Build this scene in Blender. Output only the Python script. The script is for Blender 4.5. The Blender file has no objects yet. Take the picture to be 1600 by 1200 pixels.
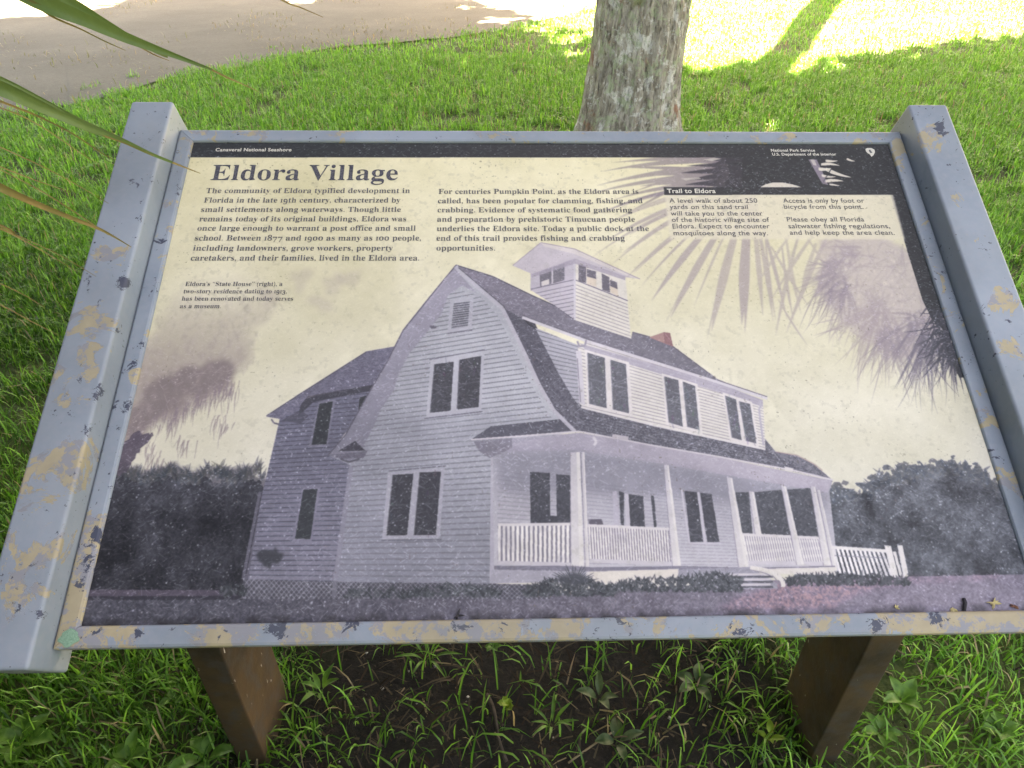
import bpy, bmesh, math, random
import numpy as np
from mathutils import Vector, Matrix, Quaternion

random.seed(7)
rng = np.random.default_rng(11)
scene = bpy.context.scene
COL = scene.collection
R = math.radians

# ------------------------------------------------------------------ camera, sky, sun, exposure
CAM_H, PITCH, FPX = 1.45, R(35.3), 1067.0
cam_data = bpy.data.cameras.new('camera')
cam_data.sensor_width = 36.0
cam_data.lens = 36.0 * FPX / 1600.0
cam_data.clip_start, cam_data.clip_end = 0.02, 500.0
cam = bpy.data.objects.new('camera', cam_data)
COL.objects.link(cam)
cam.location = (0, 0, CAM_H)
cam.rotation_euler = (R(90) - PITCH, 0, 0)
scene.camera = cam

SUN_EL, SUN_AZ = R(45), math.atan2(.435, .9)
TO_SUN = Vector((math.sin(SUN_AZ) * math.cos(SUN_EL), math.cos(SUN_AZ) * math.cos(SUN_EL), math.sin(SUN_EL)))
world = bpy.data.worlds.new('World')
scene.world = world
world.use_nodes = True
wn = world.node_tree
sky = wn.nodes.new('ShaderNodeTexSky')
sky.sky_type = 'NISHITA'
sky.sun_disc = False
sky.sun_elevation, sky.sun_rotation = SUN_EL, SUN_AZ
sky.air_density, sky.dust_density, sky.ozone_density = 1.0, 3.0, 1.0
wn.links.new(sky.outputs[0], wn.nodes['Background'].inputs[0])
wn.nodes['Background'].inputs[1].default_value = 0.05
sun_data = bpy.data.lights.new('sun', 'SUN')
sun_data.energy, sun_data.angle, sun_data.color = 5.0, R(0.5), (1.0, 0.95, 0.86)
sun = bpy.data.objects.new('sun', sun_data)
COL.objects.link(sun)
sun.rotation_euler = TO_SUN.to_track_quat('Z', 'Y').to_euler()
sun.location = (6, 12, 20)
vs = scene.view_settings
vs.view_transform, vs.look, vs.gamma = 'Standard', 'None', 1.0
vs.use_curve_mapping = False
vs.exposure = 4.5
vs.use_white_balance = True
vs.white_balance_temperature, vs.white_balance_tint = 9600, 22.0
scene.cycles.max_bounces = 6
scene.cycles.transparent_max_bounces = 4
scene.cycles.use_denoising = True

# ------------------------------------------------------------------ picture -> place
SP, CP = math.sin(PITCH), math.cos(PITCH)
def ray(px, py):
    x, y = (px - 800) / FPX, (py - 600) / FPX
    return np.array([x, CP - y * SP, -SP - y * CP])          # per metre of camera depth
def ground(px, py, z=0.0):
    r = ray(px, py)
    t = (z - CAM_H) / r[2]
    return np.array([r[0] * t, r[1] * t, z])
def at_depth(px, py, d):
    r = ray(px, py)
    return np.array([0, 0, CAM_H]) + r * d

# the sign's face: origin at the top left of the opening, u to the right, v down the slope, h out of the face
SO = np.array([-0.47389123, 1.03553754, CAM_H - 0.29102221])
SU = np.array([0.9996005, 0.02647399, -0.0098974])
SV = np.array([0.0179779, -0.86577491, -0.5001106])
SN = np.cross(SV, SU); SN /= np.linalg.norm(SN)
if SN[2] < 0: SN = -SN
PW, PH = 1.05, 0.6814
PRINT_H = -0.004
def S(u, v, h=0.0):
    return SO + SU * u + SV * v + SN * h
def to_panel(pts, h=PRINT_H):                                 # picture points -> (u, v) on the face
    p = np.atleast_2d(np.asarray(pts, float))
    x, y = (p[:, 0] - 800) / FPX, (p[:, 1] - 600) / FPX
    r = np.stack([x, CP - y * SP, -SP - y * CP], 1)
    o = np.array([0, 0, CAM_H])
    t = ((SO + SN * h - o) @ SN) / (r @ SN)
    q = o + r * t[:, None] - SO
    return np.stack([q @ SU, q @ SV], 1)

# ------------------------------------------------------------------ object helpers
def tag(o, label=None, cat=None, group=None, kind=None):
    for k, v in (('label', label), ('category', cat), ('group', group), ('kind', kind)):
        if v: o[k] = v
    return o
def empty(name, loc, label, cat, group=None, rz=0.0):
    o = bpy.data.objects.new(name, None)
    o.empty_display_size = 0.1
    o.location = loc
    o.rotation_euler = (0, 0, rz)
    COL.objects.link(o)
    return tag(o, label, cat, group)
def put(name, me, mat, parent=None):
    o = bpy.data.objects.new(name, me)
    if mat is not None: me.materials.append(mat)
    COL.objects.link(o)
    if parent is not None:
        o.parent = parent
        def placed(q):
            m = Matrix.LocRotScale(q.location, q.rotation_euler, q.scale)
            return m if q.parent is None else placed(q.parent) @ q.matrix_parent_inverse @ m
        o.matrix_parent_inverse = placed(parent).inverted()
    return o
def mesh_np(name, verts, faces, smooth=True):
    me = bpy.data.meshes.new(name)
    me.from_pydata([tuple(v) for v in verts], [], [tuple(f) for f in faces])
    me.update()
    if smooth: me.polygons.foreach_set('use_smooth', [True] * len(me.polygons))
    return me
def mesh_fast(name, verts, tris, colors=None):                # big triangle soups
    me = bpy.data.meshes.new(name)
    n, m = len(verts), len(tris)
    me.vertices.add(n); me.loops.add(3 * m); me.polygons.add(m)
    me.vertices.foreach_set('co', np.ascontiguousarray(verts, np.float32).ravel())
    me.loops.foreach_set('vertex_index', np.ascontiguousarray(tris, np.int32).ravel())
    me.polygons.foreach_set('loop_start', np.arange(0, 3 * m, 3, dtype=np.int32))
    me.polygons.foreach_set('loop_total', np.full(m, 3, np.int32))
    me.polygons.foreach_set('use_smooth', np.ones(m, bool))
    if colors is not None:
        ca = me.color_attributes.new('tint', 'FLOAT_COLOR', 'POINT')
        c4 = np.ones((n, 4), np.float32); c4[:, :3] = colors
        ca.data.foreach_set('color', c4.ravel())
    me.update()
    return me
def bm_done(name, bm, smooth=False):
    me = bpy.data.meshes.new(name)
    bmesh.ops.recalc_face_normals(bm, faces=bm.faces[:])
    bm.to_mesh(me); bm.free()
    if smooth: me.polygons.foreach_set('use_smooth', [True] * len(me.polygons))
    return me
def bevelled_hexa(name, corners, bevel, seg=3):               # 8 corners: bottom ring then top ring
    bm = bmesh.new()
    v = [bm.verts.new(tuple(c)) for c in corners]
    for f in ((0, 1, 2, 3), (4, 5, 6, 7), (0, 1, 5, 4), (1, 2, 6, 5), (2, 3, 7, 6), (3, 0, 4, 7)):
        bm.faces.new([v[i] for i in f])
    bmesh.ops.recalc_face_normals(bm, faces=bm.faces[:])
    bmesh.ops.bevel(bm, geom=bm.edges[:], offset=bevel, segments=seg, affect='EDGES', profile=0.6)
    me = bm_done(name, bm, True)
    return me

# ------------------------------------------------------------------ noise in numpy
def vnoise(h, w, cell, r=rng):
    gh, gw = int(h / cell) + 3, int(w / cell) + 3
    g = r.random((gh, gw))
    y, x = np.arange(h) / cell, np.arange(w) / cell
    yi, xi = y.astype(int), x.astype(int)
    fy, fx = y - yi, x - xi
    fy, fx = fy * fy * (3 - 2 * fy), fx * fx * (3 - 2 * fx)
    a = g[yi][:, xi] * (1 - fx) + g[yi][:, xi + 1] * fx
    b = g[yi + 1][:, xi] * (1 - fx) + g[yi + 1][:, xi + 1] * fx
    return a * (1 - fy)[:, None] + b * fy[:, None]
def fbm(h, w, cell, octv=4, gain=.5):
    out, amp, tot = np.zeros((h, w)), 1.0, 0.0
    for k in range(octv):
        out += amp * vnoise(h, w, max(cell / 2 ** k, 1.01)); tot += amp; amp *= gain
    return out / tot
_pn = np.random.default_rng(5).random((64, 64, 64))
def noise3(p):                                                # value noise, p (n,3)
    i = np.floor(p).astype(int); f = p - i; f = f * f * (3 - 2 * f)
    o = 0
    for dx in (0, 1):
        for dy in (0, 1):
            for dz in (0, 1):
                w = (f[:, 0] if dx else 1 - f[:, 0]) * (f[:, 1] if dy else 1 - f[:, 1]) * (f[:, 2] if dz else 1 - f[:, 2])
                o = o + w * _pn[(i[:, 0] + dx) % 64, (i[:, 1] + dy) % 64, (i[:, 2] + dz) % 64]
    return o

# ------------------------------------------------------------------ materials
def new_mat(name):
    m = bpy.data.materials.new(name); m.use_nodes = True
    nt = m.node_tree
    return m, nt, nt.nodes['Principled BSDF']
def N(nt, t, **kw):
    n = nt.nodes.new(t)
    for k, v in kw.items(): setattr(n, k, v)
    return n
def noise_node(nt, vec, scale, detail=6, rough=.55, dist=0.0):
    n = N(nt, 'ShaderNodeTexNoise')
    n.inputs['Scale'].default_value, n.inputs['Detail'].default_value = scale, detail
    n.inputs['Roughness'].default_value, n.inputs['Distortion'].default_value = rough, dist
    nt.links.new(vec, n.inputs['Vector'])
    return n.outputs[0]
def ramp(nt, fac, stops):
    n = N(nt, 'ShaderNodeValToRGB')
    el = n.color_ramp.elements
    while len(el) < len(stops): el.new(0.5)
    for e, (p, c) in zip(el, stops):
        e.position = p
        e.color = (c, c, c, 1) if isinstance(c, (int, float)) else (*c, 1)
    nt.links.new(fac, n.inputs[0])
    return n.outputs[0]
def mix(nt, fac, a, b, blend='MIX'):
    n = N(nt, 'ShaderNodeMix', data_type='RGBA', blend_type=blend)
    for sock, val in ((n.inputs[0], fac), (n.inputs[6], a), (n.inputs[7], b)):
        if isinstance(val, (int, float)): sock.default_value = val
        elif isinstance(val, tuple): sock.default_value = (*val, 1)
        else: nt.links.new(val, sock)
    return n.outputs[2]
def math_n(nt, op, a, b=None):
    n = N(nt, 'ShaderNodeMath', operation=op)
    for s, v in zip(n.inputs, (a, b)):
        if v is None: continue
        if isinstance(v, (int, float)): s.default_value = v
        else: nt.links.new(v, s)
    return n.outputs[0]
def bump(nt, b, height, strength, dist):
    n = N(nt, 'ShaderNodeBump')
    n.inputs['Strength'].default_value, n.inputs['Distance'].default_value = strength, dist
    nt.links.new(height, n.inputs['Height']); nt.links.new(n.outputs[0], b.inputs['Normal'])
def coords(nt, kind='Object'):
    return N(nt, 'ShaderNodeTexCoord').outputs[kind]
def offset_vec(nt, vec, off, scale=(1, 1, 1)):
    n = N(nt, 'ShaderNodeMapping')
    n.inputs['Location'].default_value, n.inputs['Scale'].default_value = off, scale
    nt.links.new(vec, n.inputs['Vector'])
    return n.outputs[0]

def mat_paint(name, seed, wear, tan, patches=(), darks=()):
    """weathered grey-blue paint, flaked to a tan primer and to dark metal"""
    m, nt, b = new_mat(name)
    v = offset_vec(nt, coords(nt), (seed, seed * 1.7, seed * .6))
    base = mix(nt, ramp(nt, noise_node(nt, v, 9, 5), [(.35, 0.0), (.7, 1.0)]), (.205, .252, .292), (.27, .32, .358))
    base = mix(nt, ramp(nt, noise_node(nt, v, 120, 4), [(.45, 0.0), (.75, .35)]), base, (.30, .31, .34))
    n1 = noise_node(nt, v, 19, 11, .70, .7)
    field = n1
    wc = coords(nt)
    for (p, rad) in patches:                                  # where the larger bare patches sit
        d = N(nt, 'ShaderNodeVectorMath', operation='DISTANCE')
        nt.links.new(wc, d.inputs[0]); d.inputs[1].default_value = tuple(p)
        w = N(nt, 'ShaderNodeMapRange')
        w.inputs['From Min'].default_value, w.inputs['From Max'].default_value = rad * .35, rad * 1.25
        w.inputs['To Min'].default_value, w.inputs['To Max'].default_value = .155, 0.0
        nt.links.new(d.outputs['Value'], w.inputs['Value'])
        field = math_n(nt, 'ADD', field, w.outputs[0])
    t_tan = ramp(nt, field, [(tan, 0.0), (tan + .012, 1.0)])
    prim = mix(nt, noise_node(nt, v, 60, 5), (.30, .255, .16), (.44, .37, .235))
    prim = mix(nt, ramp(nt, noise_node(nt, v, 48, 8, .7), [(.50, 0.0), (.54, .85)]), prim, (.215, .235, .275))
    c = mix(nt, t_tan, base, prim)
    n2 = noise_node(nt, offset_vec(nt, v, (3.1, 8.2, 1.3)), 46, 10, .72, .5)
    for (p, rad) in darks:
        d = N(nt, 'ShaderNodeVectorMath', operation='DISTANCE')
        nt.links.new(wc, d.inputs[0]); d.inputs[1].default_value = tuple(p)
        w = N(nt, 'ShaderNodeMapRange')
        w.inputs['From Min'].default_value, w.inputs['From Max'].default_value = rad * .2, rad
        w.inputs['To Min'].default_value, w.inputs['To Max'].default_value = .105, 0.0
        nt.links.new(d.outputs['Value'], w.inputs['Value'])
        n2 = math_n(nt, 'ADD', n2, w.outputs[0])
    t_dark = ramp(nt, n2, [(wear, 0.0), (wear + .01, 1.0)])
    c = mix(nt, t_dark, c, (.05, .06, .09))
    n3 = noise_node(nt, offset_vec(nt, v, (9.1, 2.2, 5.3)), 160, 3, .6)
    n4 = noise_node(nt, offset_vec(nt, v, (1.1, 7.2, 2.3)), 14, 3)
    spk = math_n(nt, 'MULTIPLY', ramp(nt, n3, [(.66, 0.0), (.68, 1.0)]), ramp(nt, n4, [(.5, 0.0), (.58, 1.0)]))
    c = mix(nt, spk, c, (.04, .045, .07))
    grime = ramp(nt, noise_node(nt, offset_vec(nt, v, (4.4, 1.2, 6.3)), 5, 7, .6), [(.42, 0.0), (.75, .45)])
    c = mix(nt, grime, c, (.16, .17, .15))
    nt.links.new(c, b.inputs['Base Color'])
    b.inputs['Roughness'].default_value = .5
    b.inputs['Specular IOR Level'].default_value = .35
    hgt = math_n(nt, 'SUBTRACT', 1.0, math_n(nt, 'MAXIMUM', t_tan, t_dark))
    bump(nt, b, math_n(nt, 'ADD', hgt, math_n(nt, 'MULTIPLY', noise_node(nt, v, 90, 4), .35)), .35, .0012)
    return m

def mat_tint(name, translucent=.45, rough=.55, spec=.25, mult=1.0):
    """leaf colour comes from each blade's own tint"""
    m, nt, b = new_mat(name)
    a = N(nt, 'ShaderNodeAttribute', attribute_name='tint')
    col = mix(nt, 1.0, a.outputs['Color'], (mult, mult, mult), 'MULTIPLY')
    nt.links.new(col, b.inputs['Base Color'])
    b.inputs['Roughness'].default_value = rough
    b.inputs['Specular IOR Level'].default_value = spec
    t = N(nt, 'ShaderNodeBsdfTranslucent')
    tc = mix(nt, 1.0, col, (1.2, 1.15, 1.0), 'MULTIPLY')
    nt.links.new(tc, t.inputs[0])
    s = N(nt, 'ShaderNodeMixShader'); s.inputs[0].default_value = translucent
    nt.links.new(b.outputs[0], s.inputs[1]); nt.links.new(t.outputs[0], s.inputs[2])
    nt.links.new(s.outputs[0], nt.nodes['Material Output'].inputs[0])
    return m
def mat_leafy(name, c0, c1, scale=30, translucent=.35, rough=.45, spec=.35):
    m, nt, b = new_mat(name)
    v = coords(nt)
    col = mix(nt, ramp(nt, noise_node(nt, v, scale, 5), [(.35, 0.0), (.68, 1.0)]), c0, c1)
    nt.links.new(col, b.inputs['Base Color'])
    b.inputs['Roughness'].default_value, b.inputs['Specular IOR Level'].default_value = rough, spec
    t = N(nt, 'ShaderNodeBsdfTranslucent'); nt.links.new(col, t.inputs[0])
    s = N(nt, 'ShaderNodeMixShader'); s.inputs[0].default_value = translucent
    nt.links.new(b.outputs[0], s.inputs[1]); nt.links.new(t.outputs[0], s.inputs[2])
    nt.links.new(s.outputs[0], nt.nodes['Material Output'].inputs[0])
    bump(nt, b, noise_node(nt, v, scale * 8, 3), .3, .002)
    return m
def mat_simple(name, c0, c1, scale, rough=.8, spec=.2, bstr=.3, bdist=.003, detail=7):
    m, nt, b = new_mat(name)
    v = coords(nt)
    n = noise_node(nt, v, scale, detail, .65)
    nt.links.new(mix(nt, ramp(nt, n, [(.33, 0.0), (.68, 1.0)]), c0, c1), b.inputs['Base Color'])
    b.inputs['Roughness'].default_value, b.inputs['Specular IOR Level'].default_value = rough, spec
    bump(nt, b, noise_node(nt, v, scale * 4, 6), bstr, bdist)
    return m

#@@PRINT
# ------------------------------------------------------------------ the printed face, drawn in code
TW, TH = 2300, 1509
U0, U1, V0, V1 = -0.012, 1.062, -0.012, 0.6926
KX, KY = TW / (U1 - U0), TH / (V1 - V0)
def tx(pts):                                                  # picture points -> texture pixels (y down)
    q = to_panel(pts)
    return np.stack([(q[:, 0] - U0) * KX, (q[:, 1] - V0) * KY], 1)
def poly_mask(pts, in_tex=False):
    p = np.asarray(pts, float) if in_tex else tx(pts)
    y0, y1 = max(0, int(p[:, 1].min())), min(TH, int(p[:, 1].max()) + 2)
    x0, x1 = max(0, int(p[:, 0].min())), min(TW, int(p[:, 0].max()) + 2)
    if y1 <= y0 or x1 <= x0: return (0, 0, 0, 0), None
    m = np.zeros((y1 - y0, x1 - x0), bool)
    q = np.roll(p, -1, 0)
    for j in range(y0, y1):
        yc = j + .5
        c = (p[:, 1] <= yc) != (q[:, 1] <= yc)
        if not c.any(): continue
        a, b = p[c], q[c]
        xs = np.sort(a[:, 0] + (yc - a[:, 1]) / (b[:, 1] - a[:, 1]) * (b[:, 0] - a[:, 0]))
        for k in range(0, len(xs) - 1, 2):
            s, e = int(round(xs[k])) - x0, int(round(xs[k + 1])) - x0
            m[j - y0, max(s, 0):max(e, 0)] = True
    return (y0, y1, x0, x1), m
def blur(a, r):
    r = int(r)
    if r < 1: return a
    for _ in range(3):
        for ax in (0, 1):
            pad = [(0, 0), (0, 0)]; pad[ax] = (r + 1, r)
            c = np.cumsum(np.pad(a, pad, mode='edge'), axis=ax)
            a = (np.take(c, range(2 * r + 1, c.shape[ax]), ax) - np.take(c, range(0, c.shape[ax] - 2 * r - 1), ax)) / (2 * r + 1)
    return a
def full(pts, soft=0):
    (y0, y1, x0, x1), m = poly_mask(pts)
    f = np.zeros((TH, TW))
    if m is not None: f[y0:y1, x0:x1] = m
    return blur(f, soft) if soft else f
def draw_print():
    I = np.empty((TH, TW, 3))
    yy, xx = np.mgrid[0:TH, 0:TW]
    vv, uu = yy / TH, xx / TW
    fine, med, big = fbm(TH, TW, 4, 2), fbm(TH, TW, 26, 5), fbm(TH, TW, 190, 5)
    grain = rng.normal(0, 1, (TH, TW))
    def over(mask, col, a=1.0):
        m = (mask * a)[..., None]
        I[:] = I * (1 - m) + np.asarray(col, float) * m
    def fill(pts, col, a=1.0, tex=0.0, col2=None, axis=None):
        (y0, y1, x0, x1), m = poly_mask(pts)
        if m is None: return
        c = np.broadcast_to(np.asarray(col, float), m.shape + (3,)).copy()
        if col2 is not None:                                  # print tone running from one end to the other
            a0, a1 = tx([axis[0]])[0], tx([axis[1]])[0]
            d = a1 - a0
            t = np.clip(((xx[y0:y1, x0:x1] - a0[0]) * d[0] + (yy[y0:y1, x0:x1] - a0[1]) * d[1]) / (d @ d), 0, 1)[..., None]
            c = c * (1 - t) + np.asarray(col2, float) * t
        if tex: c += ((fine[y0:y1, x0:x1] - .5) * tex + grain[y0:y1, x0:x1] * tex * .12)[..., None]
        w = (m * a)[..., None]
        I[y0:y1, x0:x1] = I[y0:y1, x0:x1] * (1 - w) + c * w
    def ruled(pts, A0, A1, B0, B1, n, width, col, a=1.0, jit=0.0, phase=0.0):
        (y0, y1, x0, x1), m = poly_mask(pts)
        if m is None: return
        A0, A1, B0, B1 = tx([A0, A1, B0, B1])
        av, bv, D = A1 - A0, B1 - B0, B0 - A0
        Qx, Qy = xx[y0:y1, x0:x1] - A0[0], yy[y0:y1, x0:x1] - A0[1]
        e = bv - av
        C = D[0] * Qy - D[1] * Qx
        Bq = e[0] * Qy - e[1] * Qx - (D[0] * av[1] - D[1] * av[0])
        Aq = -(e[0] * av[1] - e[1] * av[0])
        disc = np.sqrt(np.maximum(Bq * Bq - 4 * Aq * C, 0))
        sg = np.where(Bq >= 0, 1.0, -1.0)
        t = 2 * C / (-Bq - sg * disc)
        k = t * n + phase
        if jit: k = k + (fine[y0:y1, x0:x1] - .5) * jit
        w = ((np.mod(k, 1.0) < width) & m) * a * np.clip(.55 + med[y0:y1, x0:x1] * .9, 0, 1)
        I[y0:y1, x0:x1] = I[y0:y1, x0:x1] * (1 - w[..., None]) + np.asarray(col, float) * w[..., None]
    def line(p, q, wid, col, a=1.0):
        p, q = np.asarray(p, float), np.asarray(q, float)
        d = q - p; d = np.array([-d[1], d[0]]) / (np.hypot(*d) + 1e-9) * wid / 2
        fill([p + d, q + d, q - d, p - d], col, a)
    def path(pts, wid, col, a=1.0):
        for p, q in zip(pts[:-1], pts[1:]): line(p, q, wid, col, a)
    def blade(p, q, wid, col, a, bend=0.0):
        p, q = np.asarray(p, float), np.asarray(q, float)
        d = q - p; nrm = np.array([-d[1], d[0]])
        c = (p + q) / 2 + nrm * bend
        nn = nrm / (np.hypot(*nrm) + 1e-9)
        L, Rr = [], []
        for t in np.linspace(0, 1, 9):
            x = (1 - t) ** 2 * p + 2 * t * (1 - t) * c + t * t * q
            w = wid / 2 * (1 - t) ** .7 * (.65 + .35 * min(1, t * 4)) + .15
            L.append(x + nn * w); Rr.append(x - nn * w)
        fill(L + Rr[::-1], col, a)
    def ragged(pts, amp, step=5):
        out = []
        for p, q in zip(pts, pts[1:] + pts[:1]):
            p, q = np.asarray(p, float), np.asarray(q, float)
            n = max(1, int(np.hypot(*(q - p)) / step))
            for i in range(n): out.append(p + (q - p) * i / n + rng.normal(0, amp, 2))
        return out

    # ---- sky of the print: cream, a little paler and greyer low down
    top, low = np.array([234, 224, 182.]), np.array([217, 213, 194.])
    t = np.clip((vv - .08) / .75, 0, 1)[..., None]
    I[:] = top * (1 - t) + low * t
    I += ((big - .5) * 34)[..., None] * np.array([1, 1, 1.25]) + ((med - .5) * 9)[..., None]
    # ---- hanging moss and branches on the left
    moss = [(232, 520), (262, 462), (300, 440), (355, 430), (420, 440), (440, 470), (420, 500), (400, 520), (395, 560),
            (372, 580), (362, 618), (340, 612), (318, 628), (300, 640), (282, 655), (262, 650), (240, 668), (225, 690), (200, 700), (150, 720), (150, 560)]
    mm = full(ragged(moss, 5, 10), 14)
    nz = fbm(TH, TW, 60, 5); streak = fbm(TH, TW // 1, 30, 4)
    body = np.clip((mm * 1.35 - .28) + (nz - .5) * 1.2 + (med - .5) * .5, 0, 1) * np.clip(mm * 2.2, 0, 1)
    over(np.clip(body * np.clip((vv - .36) / .22, .12, 1), 0, 1), (160, 146, 138), .82)
    core = full(ragged([(190, 690), (205, 640), (240, 590), (300, 575), (370, 560), (360, 590), (335, 612), (300, 622), (265, 645), (235, 660), (215, 700)], 5, 8), 9)
    over(np.clip(core * 1.3 + (nz - .5) * .7 - .1, 0, 1) * np.clip(core * 3, 0, 1), (124, 110, 110), .72)
    inside_moss = np.argwhere(mm[::6, ::6] > .45) * 6
    for _ in range(1500):
        yq, xq = inside_moss[rng.integers(len(inside_moss))]
        wgt = np.clip((yq / TH - .36) / .2, 0, 1)
        if rng.random() > wgt + .06: continue
        (m0, m1, n0, n1), msk = poly_mask([(xq + u_, yq + v_) for u_, v_ in zip(rng.normal(0, 7, 5).cumsum() * .6, np.sort(rng.uniform(-8, 26, 5)))], True)
        if msk is not None:
            cc = np.array([rng.choice([132, 150, 186])] * 3) * (1, .92, .90)
            I[m0:m1, n0:n1] = I[m0:m1, n0:n1] * (1 - msk[..., None] * .22) + cc * msk[..., None] * .22
    wm = np.clip(mm * 1.4, 0, .75)
    for ch in range(3): I[..., ch] = I[..., ch] * (1 - wm) + blur(I[..., ch], 3) * wm
    for x0, y0 in ((300, 628), (285, 640), (318, 622), (335, 615), (352, 610), (360, 600), (268, 650), (250, 655), (345, 655), (285, 690), (243, 720), (238, 700)):
        for _ in range(16):
            x, y = x0 + rng.normal(0, 9), y0 + rng.normal(0, 7)
            blade((x, y), (x + rng.normal(-4, 3), y + rng.uniform(8, 34)), rng.uniform(1, 3.4), (140, 125, 128), .5, rng.normal(0, .08))
    for x0, y0 in ((520, 440), (545, 430), (505, 470), (420, 460), (470, 430)):
        over(full(ragged([(x0 - 16, y0 - 6), (x0 + 20, y0 - 8), (x0 + 14, y0 + 6), (x0 - 2, y0 + 24), (x0 - 14, y0 + 8)], 4, 6), 6), (185, 172, 160), .35)
    # ---- tree line left
    lt = [(140, 760), (190, 722), (200, 731), (213, 738), (247, 734), (277, 736), (320, 734), (333, 744), (357, 738), (390, 736), (410, 748), (425, 760), (420, 935), (120, 935)]
    soft_l = full(ragged([(p_[0], p_[1] - 4) for p_ in lt], 5, 7), 5)
    over(np.clip(soft_l * 1.2 + (med - .5) * 1.6 * (soft_l < .9), 0, 1) * (soft_l > .05), (82, 78, 92), .75)
    fill(ragged([(p_[0], p_[1] + 7 + rng.normal(0, 3)) for p_ in lt], 3, 4), (53, 50, 62), 1, 26)
    for _ in range(420):
        x = rng.uniform(180, 412); y = 738 + rng.normal(0, 5)
        y += 5 * math.sin(x * .09) + 4 * math.sin(x * .23); blade((x, y + 8), (x + rng.normal(0, 7), y - rng.uniform(0, 9)), rng.uniform(2, 6), (72 + rng.uniform(-14, 26),) * 2 + (86,), .5)
    dk = full([(120, 745), (420, 752), (420, 930), (110, 930)], 6)
    lum = (fbm(TH, TW, 70, 4) - .5) * 62 + (med - .5) * 46 + (fine - .5) * 14 + np.clip((tx([(200, 800)])[0][1] - yy) / 60, -.3, 1) * 14
    I[:] += (dk * lum * (I[..., 0] < 110))[..., None] * np.array([1, .98, 1.12])
    fill(ragged([(150, 735), (170, 700), (197, 690), (215, 675), (241, 676), (240, 686), (230, 693), (214, 704), (205, 725), (190, 745)], 2, 5), (92, 82, 94), .9, 18)
    # ---- tree line right
    rt = [(1240, 800), (1285, 762), (1300, 756), (1304, 782), (1310, 767), (1325, 769), (1362, 771), (1364, 752), (1382, 742), (1397, 752), (1404, 742), (1412, 730), (1422, 740), (1440, 732), (1462, 738),
          (1477, 724), (1497, 726), (1512, 742), (1532, 735), (1547, 752), (1565, 764), (1600, 772), (1640, 905), (1240, 905)]
    fill(ragged(rt, 3, 4), (86, 85, 101), 1, 24)
    for _ in range(150):                                      # leaf clumps that break the skyline
        k = rng.integers(3, 20); p, q = np.array(rt[k], float), np.array(rt[k + 1], float)
        c = p + (q - p) * rng.random() + (rng.normal(0, 4), rng.normal(-1, 6)); rr = rng.uniform(3, 8)
        fill(ragged([(c[0] + rr * math.cos(t), c[1] + rr * .7 * math.sin(t)) for t in np.linspace(0, 6.28, 9)[:-1]], 1.4, 3), (88 + rng.uniform(-12, 18),) * 2 + (106,), .8)
    for _ in range(800):
        k = rng.integers(2, 20); p, q = np.array(rt[k], float), np.array(rt[k + 1], float)
        c = p + (q - p) * rng.random() + rng.normal(0, 4, 2) + (0, 6)
        blade(c, c + (rng.normal(0, 6), -rng.uniform(2, 11)), rng.uniform(2, 6), (92 + rng.uniform(-16, 22),) * 2 + (112,), .7)
    rmask = full(rt, 3)
    I[:] += (rmask * ((fbm(TH, TW, 80, 4) - .5) * 56 + (med - .5) * 66 + (fine - .5) * 22))[..., None] * np.array([1, 1, 1.08])
    # ---- ground of the print
    fill([(90, 936), (420, 936), (780, 932), (1240, 905), (1650, 896), (1650, 1010), (90, 1010)], (84, 79, 97), 1, 20, (134, 124, 140), ((300, 950), (1400, 930)))
    fill([(90, 921), (360, 922), (372, 931), (90, 932)], (92, 82, 98), 1, 12)
    fill([(90, 932), (380, 931), (380, 937), (90, 938)], (62, 57, 72), 1, 12)
    rp = full(ragged([(1215, 912), (1330, 908), (1560, 899), (1562, 903), (1400, 910), (1340, 925), (1300, 950), (1120, 952), (1180, 925)], 2, 8), 5)
    over(rp * np.clip(.5 + (fine - .5) * 1.8, 0, 1), (182, 142, 142), .75)
    gm = full([(90, 936), (420, 936), (780, 932), (1240, 905), (1650, 896), (1650, 1010), (90, 1010)])
    I[:] += (gm * ((med - .5) * 26 + (fine - .5) * 22))[..., None]

    # ================= the house
    SID, DARKL = (170, 168, 178), (114, 110, 126)
    PANE = (72, 69, 82)
    # left wing
    wing = [(437, 655), (464, 625), (583, 600), (560, 650), (517, 706), (547, 725), (521, 935), (377, 935), (402, 800), (415, 750)]
    fill(wing, (112, 104, 134), 1, 10, (126, 119, 142), ((440, 660), (500, 900)))
    ruled(wing, (420, 640), (385, 905), (560, 628), (521, 907), 38, .22, (76, 70, 96), .8)
    fill([(404, 768), (410, 768), (388, 905), (377, 905)], (104, 97, 118), 1, 8)
    line((409, 770), (384, 900), 1.5, (66, 60, 78))
    wroof = [(416, 651), (465, 617), (572, 549), (618, 541), (600, 575), (583, 602), (481, 619), (464, 641), (440, 655)]
    fill(wroof, (113, 104, 132), 1, 26)
    ruled(wroof, (572, 549), (416, 651), (620, 541), (470, 655), 26, .3, (90, 82, 108), .5, 1.2)
    fill([(481, 619), (583, 601), (578, 611), (490, 628), (466, 650), (470, 632)], (66, 61, 76), .85, 12)
    fill([(440, 657), (470, 640), (482, 650), (470, 662)], (78, 72, 92), .7, 10)
    path([(416, 650), (465, 618), (572, 550)], 1.6, (92, 86, 100))
    path([(424, 655), (428, 661), (436, 663)], 2.5, (104, 98, 112))
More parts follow.
